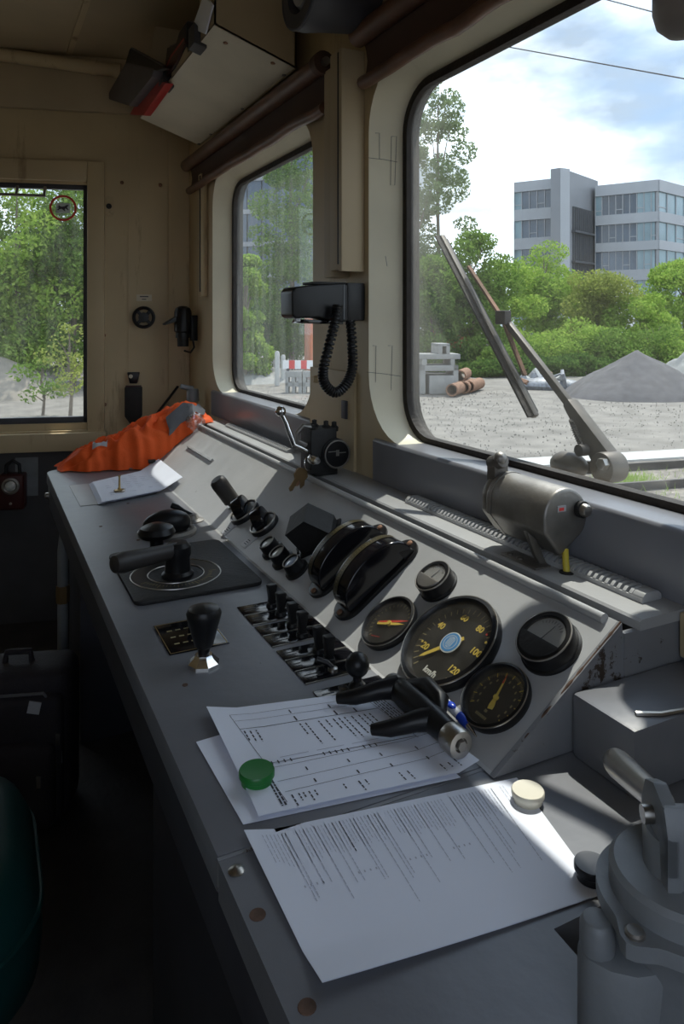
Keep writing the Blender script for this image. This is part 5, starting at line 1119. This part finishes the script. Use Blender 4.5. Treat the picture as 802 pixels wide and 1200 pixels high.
MB().cyl(-d * 2.2, d, .031, n=24).build('pipe', 'cream_paint', ca); MB().cyl(d * .80, d * .84, .036, n=24).build('coupling', 'cream_paint', ca); MB().cyl(d * .97, d * 1.02, .036, n=24).build('coupling', 'cream_paint', ca); MB().cyl(d * .2, d * .2 + WN * .06, .012, n=10).build('clip', 'cream_paint', ca)

# overhead shelf box with folders
ob = thing('overhead_box', 'cream sheet metal shelf box under the ceiling above the hazy windscreen', 'shelf box', T(.73, 2.57, 2.18)); IO = T(-.73, -2.57, -2.18)
Xa, Xb_, za, zb_ = .605, .86, 2.262, 2.175
MB().prism([(Xa, za), (Xb_, zb_), (Xb_, zb_ + .006), (Xa, za + .006)], 2.03, 3.11, IO @ XZ).build('floor_panel', 'box_paint', ob, smooth=False)
MB().prism([(Xa, za), (Xb_, zb_), (Xb_, 2.66), (Xa + .06, 2.66), (Xa + .06, 2.46), (Xa, 2.40)], 2.03, 2.036, IO @ XZ).build('end_wall', 'ceiling_paint', ob, smooth=False); MB().prism([(Xa, za), (Xb_, zb_), (Xb_, 2.66), (Xa + .06, 2.66)], 3.104, 3.11, IO @ XZ).build('end_wall', 'ceiling_paint', ob, smooth=False)
MB().box(Xb_ - .006, Xb_, 2.03, 3.11, zb_, 2.66, IO).build('back_wall', 'ceiling_paint', ob)
# cut-out front lip
lip = [(2.03, za), (3.11, za), (3.11, za + .016), (2.66, za + .016), (2.63, za - .0), (2.56, za + .0), (2.53, za + .05), (2.36, za + .055), (2.33, za + .018), (2.22, za + .016), (2.18, za + .16), (2.03, za + .40)]
MB().prism([(y_ - 2.57, z_ - 2.18) for y_, z_ in lip], Xa - .73, Xa - .725, Matrix(((0, 0, 1, 0), (1, 0, 0, 0), (0, 1, 0, 0), (0, 0, 0, 1)))).build('front_lip', 'ceiling_paint', ob, smooth=False)
for y_ in (2.62, 2.20): MB().prism([(Xa - .020, za - .004), (Xa + .02, za - .016), (Xa + .02, za + .02), (Xa - .020, za + .06)], y_ - .025, y_ + .05, IO @ XZ).build('bracket_tab', 'lower_wall', ob, bevel=.004)
for y_ in (2.10, 2.5, 2.9, 3.08): MB().lathe([(.006, 0), (.006, -.004), (.0001, -.005)], 10, IO @ T(Xb_ - .012, y_, zb_ + .001)).build('screw', 'dull_steel', ob)
for y_, x_ in ((2.10, .66), (2.07, .80)): MB().lathe([(.008, 0), (.007, -.004), (.0001, -.005)], 10, IO @ T(x_, y_, za - (x_ - Xa) * .341 + .001)).build('screw', 'rusty_steel', ob)
def flat(name, label, cat, px, X_, th, mm, inset='paper'):
    P3 = [at_x(u, v, X_) for u, v in px]; o = sum(P3, Vector()) / len(P3); t = thing(name, label, cat, Matrix.Translation(o)); n = len(P3); V = [p - o for p in P3] + [p - o + Vector((th, 0, 0)) for p in P3]
    MB().add(V, [tuple(range(n))[::-1], tuple(range(n, 2 * n))] + [(i, (i + 1) % n, n + (i + 1) % n, n + i) for i in range(n)]).build('cover', mm, t, bevel=.002)
    V2 = [(p - o) * .94 + Vector((th * .25, 0, .0015)) for p in P3] + [(p - o) * .94 + Vector((th * .75, 0, .0015)) for p in P3]
    MB().add([Vector(q) + Vector((0, .012, .012)) for q in V2], [tuple(range(n))[::-1], tuple(range(n, 2 * n))] + [(i, (i + 1) % n, n + (i + 1) % n, n + i) for i in range(n)]).build('pages', inset, t); return t
flat('ring_folder', 'red cardboard folder poking out of the overhead box', 'folder', ((152, 134), (168, 135), (194, 97), (176, 92)), .585, .03, 'folder_red', 'folder_red')
flat('ring_folder', 'dark grey folder jutting out beside the red folder', 'folder', ((124, 115), (151, 124), (178, 90), (180, 82), (147, 74)), .55, .035, 'folder_grey', 'folder_grey')
flat('clipboard', 'open black wallet lying on top of the grey folder', 'wallet', ((147, 74), (180, 84), (193, 80), (152, 57)), .56, .02, 'black_matt', 'folder_grey')
flat('cloth_bundle', 'dark crumpled bundle resting on the overhead box lip', 'bundle', ((194, 92), (204, 80), (218, 52), (219, 25), (210, 38), (206, 52), (196, 56), (194, 72)), .60, .04, 'black_matt', 'folder_grey')
flat('red_booklet', 'dull red booklet standing behind the box lip', 'booklet', ((195, 90), (206, 74), (217, 50), (216, 46), (200, 68), (194, 82)), .596, .012, 'lamp_red', 'folder_red')
flat('paper_roll', 'white paper slip hanging at the overhead box end', 'paper', ((226, 34), (240, 40), (249, 6), (240, -6)), .596, .006, 'paper')
p = at_x(372, -14, .74); fl_ = thing('cab_fan', 'dark round fan housing under the ceiling beside the overhead box', 'fan', Matrix.Translation((.74, p.y, p.z))); X = Matrix.Rotation(R(-90), 4, 'Y')
MB().lathe([(.0001, .02), (.060, .02), (.066, .03), (.070, .05), (.098, .05), (.106, .042), (.108, .02), (.100, -.02), (.085, -.14), (.0001, -.14)], 40, X).build('housing', 'dark_paint', fl_); MB().torus(.103, .006, 44, 8, X @ Matrix.Translation((0, 0, .046))).build('rim', 'dark_paint', fl_); MB().lathe([(.058, .034), (.05, .045), (.0001, .05)], 28, X).build('hub_cap', 'sill_paint', fl_)
zz = 2.66 - p.z; MB().box(.03, .09, -.03, .03, .07, zz).build('bracket', 'dark_paint', fl_, bevel=.004)

# driver's seat, backpack, pipe under the desk
se = thing('driver_seat', 'rounded dark green vinyl seat cushion beside the desk', 'seat', T(-.165, 1.33, 0))
m = MB()
def cush(z0, z1, hx, hy, r): return rrect(-hx, hx, -hy, hy, r, 8)
m = MB(); prof = [(0.62, .365), (.90, .37), (1.0, .41), (1.02, .46), (1.0, .52), (.93, .56), (.80, .58), (.5, .59), (.01, .592)]; oo = rrect(-.25, .25, -.24, .24, .16, 8); n = len(oo)
V = [(x * f_, y * f_, z) for f_, z in prof for x, y in oo]; m.add(V, [(k * n + i, k * n + (i + 1) % n, (k + 1) * n + (i + 1) % n, (k + 1) * n + i) for k in range(len(prof) - 1) for i in range(n)] + [tuple(range(n))]); m.build('cushion', 'seat_vinyl', se, ang=60)
MB().tube([(x * 1.005, y * 1.005, .505) for x, y in oo], .006, 8, None, True).build('piping', 'seat_vinyl', se)
MB().prism([(-.30, .50), (-.24, .50), (-.27, 1.05), (-.30, 1.10), (-.35, 1.10), (-.36, 1.05)], -.22, .22, XZ).build('backrest', 'seat_vinyl', se, bevel=.03, seg=4)
MB().lathe([(.20, 0), (.20, .02), (.06, .05), (.045, .06), (.045, .34), (.12, .355), (.12, .37)], 28).build('pedestal', 'dark_paint', se)
p = Vector((.10, 2.28, 0)); bag = thing('backpack', 'black backpack with zips standing on the floor under the desk', 'bag', T(p.x, p.y, 0, R(-18)) @ Matrix.Scale(.92, 4))
def sb_(x0, x1, y0, y1, z0, z1, r, nm, mm, par):
    m = MB(); m.box(x0, x1, y0, y1, z0, z1); return m.build(nm, mm, par, bevel=r, seg=4)
body = sb_(-.17, .17, -.09, .10, 0, .47, .055, 'main_compartment', 'bag_cloth', bag); pk = sb_(-.14, .14, -.15, -.06, .02, .28, .04, 'front_pocket', 'bag_cloth', bag); sb_(-.155, .155, -.12, -.05, .02, .41, .04, 'second_pocket', 'bag_cloth', bag)
MB().tube([(-.04, 0, .465), (-.035, 0, .50), (.035, 0, .50), (.04, 0, .465)], .010, 8).build('carry_loop', 'bag_cloth', bag)
for x_ in (-.10, .10): MB().tube([(x_, .09, .42), (x_, .15, .38), (x_ * 1.1, .165, .24), (x_ * 1.2, .12, .06)], .018, 8).build('strap', 'bag_cloth', bag)
MB().tube([(-.15, -.100, .20), (-.14, -.105, .36), (-.10, -.105, .415), (.10, -.105, .415), (.14, -.105, .36), (.15, -.100, .20)], .005, 6).build('zip', 'grey_cloth', bag)
for x_, y_, z_ in ((-.12, -.158, .24), (.10, -.158, .20), (.145, -.12, .30), (-.05, -.13, .40)): MB().box(x_ - .006, x_ + .006, y_ - .004, y_, z_ - .035, z_).build('zip_pull', 'steel', bag, bevel=.001)
MB().box(-.02, .015, -.128, -.124, .375, .41, Matrix.Rotation(R(12), 4, 'Y')).build('address_tag', 'reflective', bag)
pi_ = thing('air_pipe', 'vertical grey pipe with brass union under the desk end', 'pipe', T(.262, 2.72, 0)); MB().tube([(0, 0, 0), (0, 0, .60), (.01, 0, .70), (.04, 0, .72)], .018, 14).build('pipe', 'cast_grey', pi_); MB().lathe([(.022, .42), (.023, .44), (.023, .47), (.022, .48)], 6, None).build('union', 'dark_brass', pi_)
la = thing('latch_handle', 'small chrome latch at the rounded desk corner', 'latch', T(.246, 2.90, .76)); MB().lathe([(.012, 0), (.012, .012), (.007, .016), (.0001, .017)], 16, Matrix.Translation((-.014, 0, 0)) @ Matrix.Rotation(R(-90), 4, 'Y')).build('knob', 'steel', la); MB().box(-.016, 0, -.02, .02, -.012, .03).build('plate', 'dull_steel', la, bevel=.002)
# ------------------------------------------------------------------ pieces that belong to a part of their thing: third level
def base_name(o): return o.name.split('.')[0]
def nest(root_name, owner, *kids):
    for r in [o for o in bpy.data.objects if o.parent is None and base_name(o) == root_name]:
        ow = [c for c in r.children if base_name(c) == owner]
        if not ow: continue
        for c in [c for c in r.children if base_name(c) in kids]:
            best = min(ow, key=lambda q: (sum((Vector(v) for v in q.bound_box), Vector()) / 8 - sum((Vector(v) for v in c.bound_box), Vector()) / 8 - c.location).length)
            c.parent = best
for g in ('speedometer', 'pressure_gauge', 'brake_gauge', 'ammeter', 'voltmeter'):
    nest(g, 'dial', 'numeral', 'scale_marks', 'scale_numerals', 'scale_dot', 'lettering', 'red_arc'); nest(g, 'bezel', 'rim'); nest(g, 'housing', 'rim'); nest(g, 'hub_badge', 'badge_disc', 'badge_emblem'); nest(g, 'needle', 'needle_tip')
nest('arched_meter', 'scale_window', 'scale_marks'); nest('arched_meter', 'base_plate', 'screw')
nest('rotary_switch', 'ring', 'rim'); nest('indicator_lamp', 'barrel', 'rim', 'lens')
nest('master_controller', 'base_plate', 'silver_ring', 'dial_band', 'dial_marks'); nest('label_plate', 'plate', 'border', 'lettering'); nest('switch_plate', 'strip', 'edge', 'lettering')
nest('wiper_motor', 'case', 'seam', 'rating_plate', 'plate_print', 'cap_seat', 'cap'); nest('wiper_motor', 'bracket_foot', 'screw')
nest('horn_valve', 'barrel', 'cap_rim', 'cap_marks'); nest('horn_valve', 'lever', 'lever_ball'); nest('horn_valve', 'valve_block', 'fitting')
nest('radio_handset', 'handset_body', 'seam', 'press_key', 'underside'); nest('radio_handset', 'coiled_cord', 'cord_core')
nest('windscreen_wiper', 'blade_holder', 'rubber_lip', 'spine'); nest('windscreen_wiper', 'pivot', 'pivot_nut')
nest('backpack', 'second_pocket', 'zip', 'address_tag'); nest('backpack', 'front_pocket', 'zip_pull'); nest('driver_seat', 'cushion', 'piping')
nest('brake_valve', 'flange', 'screw'); nest('brake_valve', 'lug', 'lug_bolt'); nest('hand_lantern', 'lens_ring', 'lens'); nest('reverser_key', 'steel_end', 'end_bolt')
nest('office_building', 'window_pane', 'transom'); nest('name_sign', 'plate', 'lettering'); nest('window_sticker', 'plate', 'dog_silhouette'); nest('wall_pouch', 'grip', 'eyelet'); nest('wheel_valve', 'hub', 'spoke')
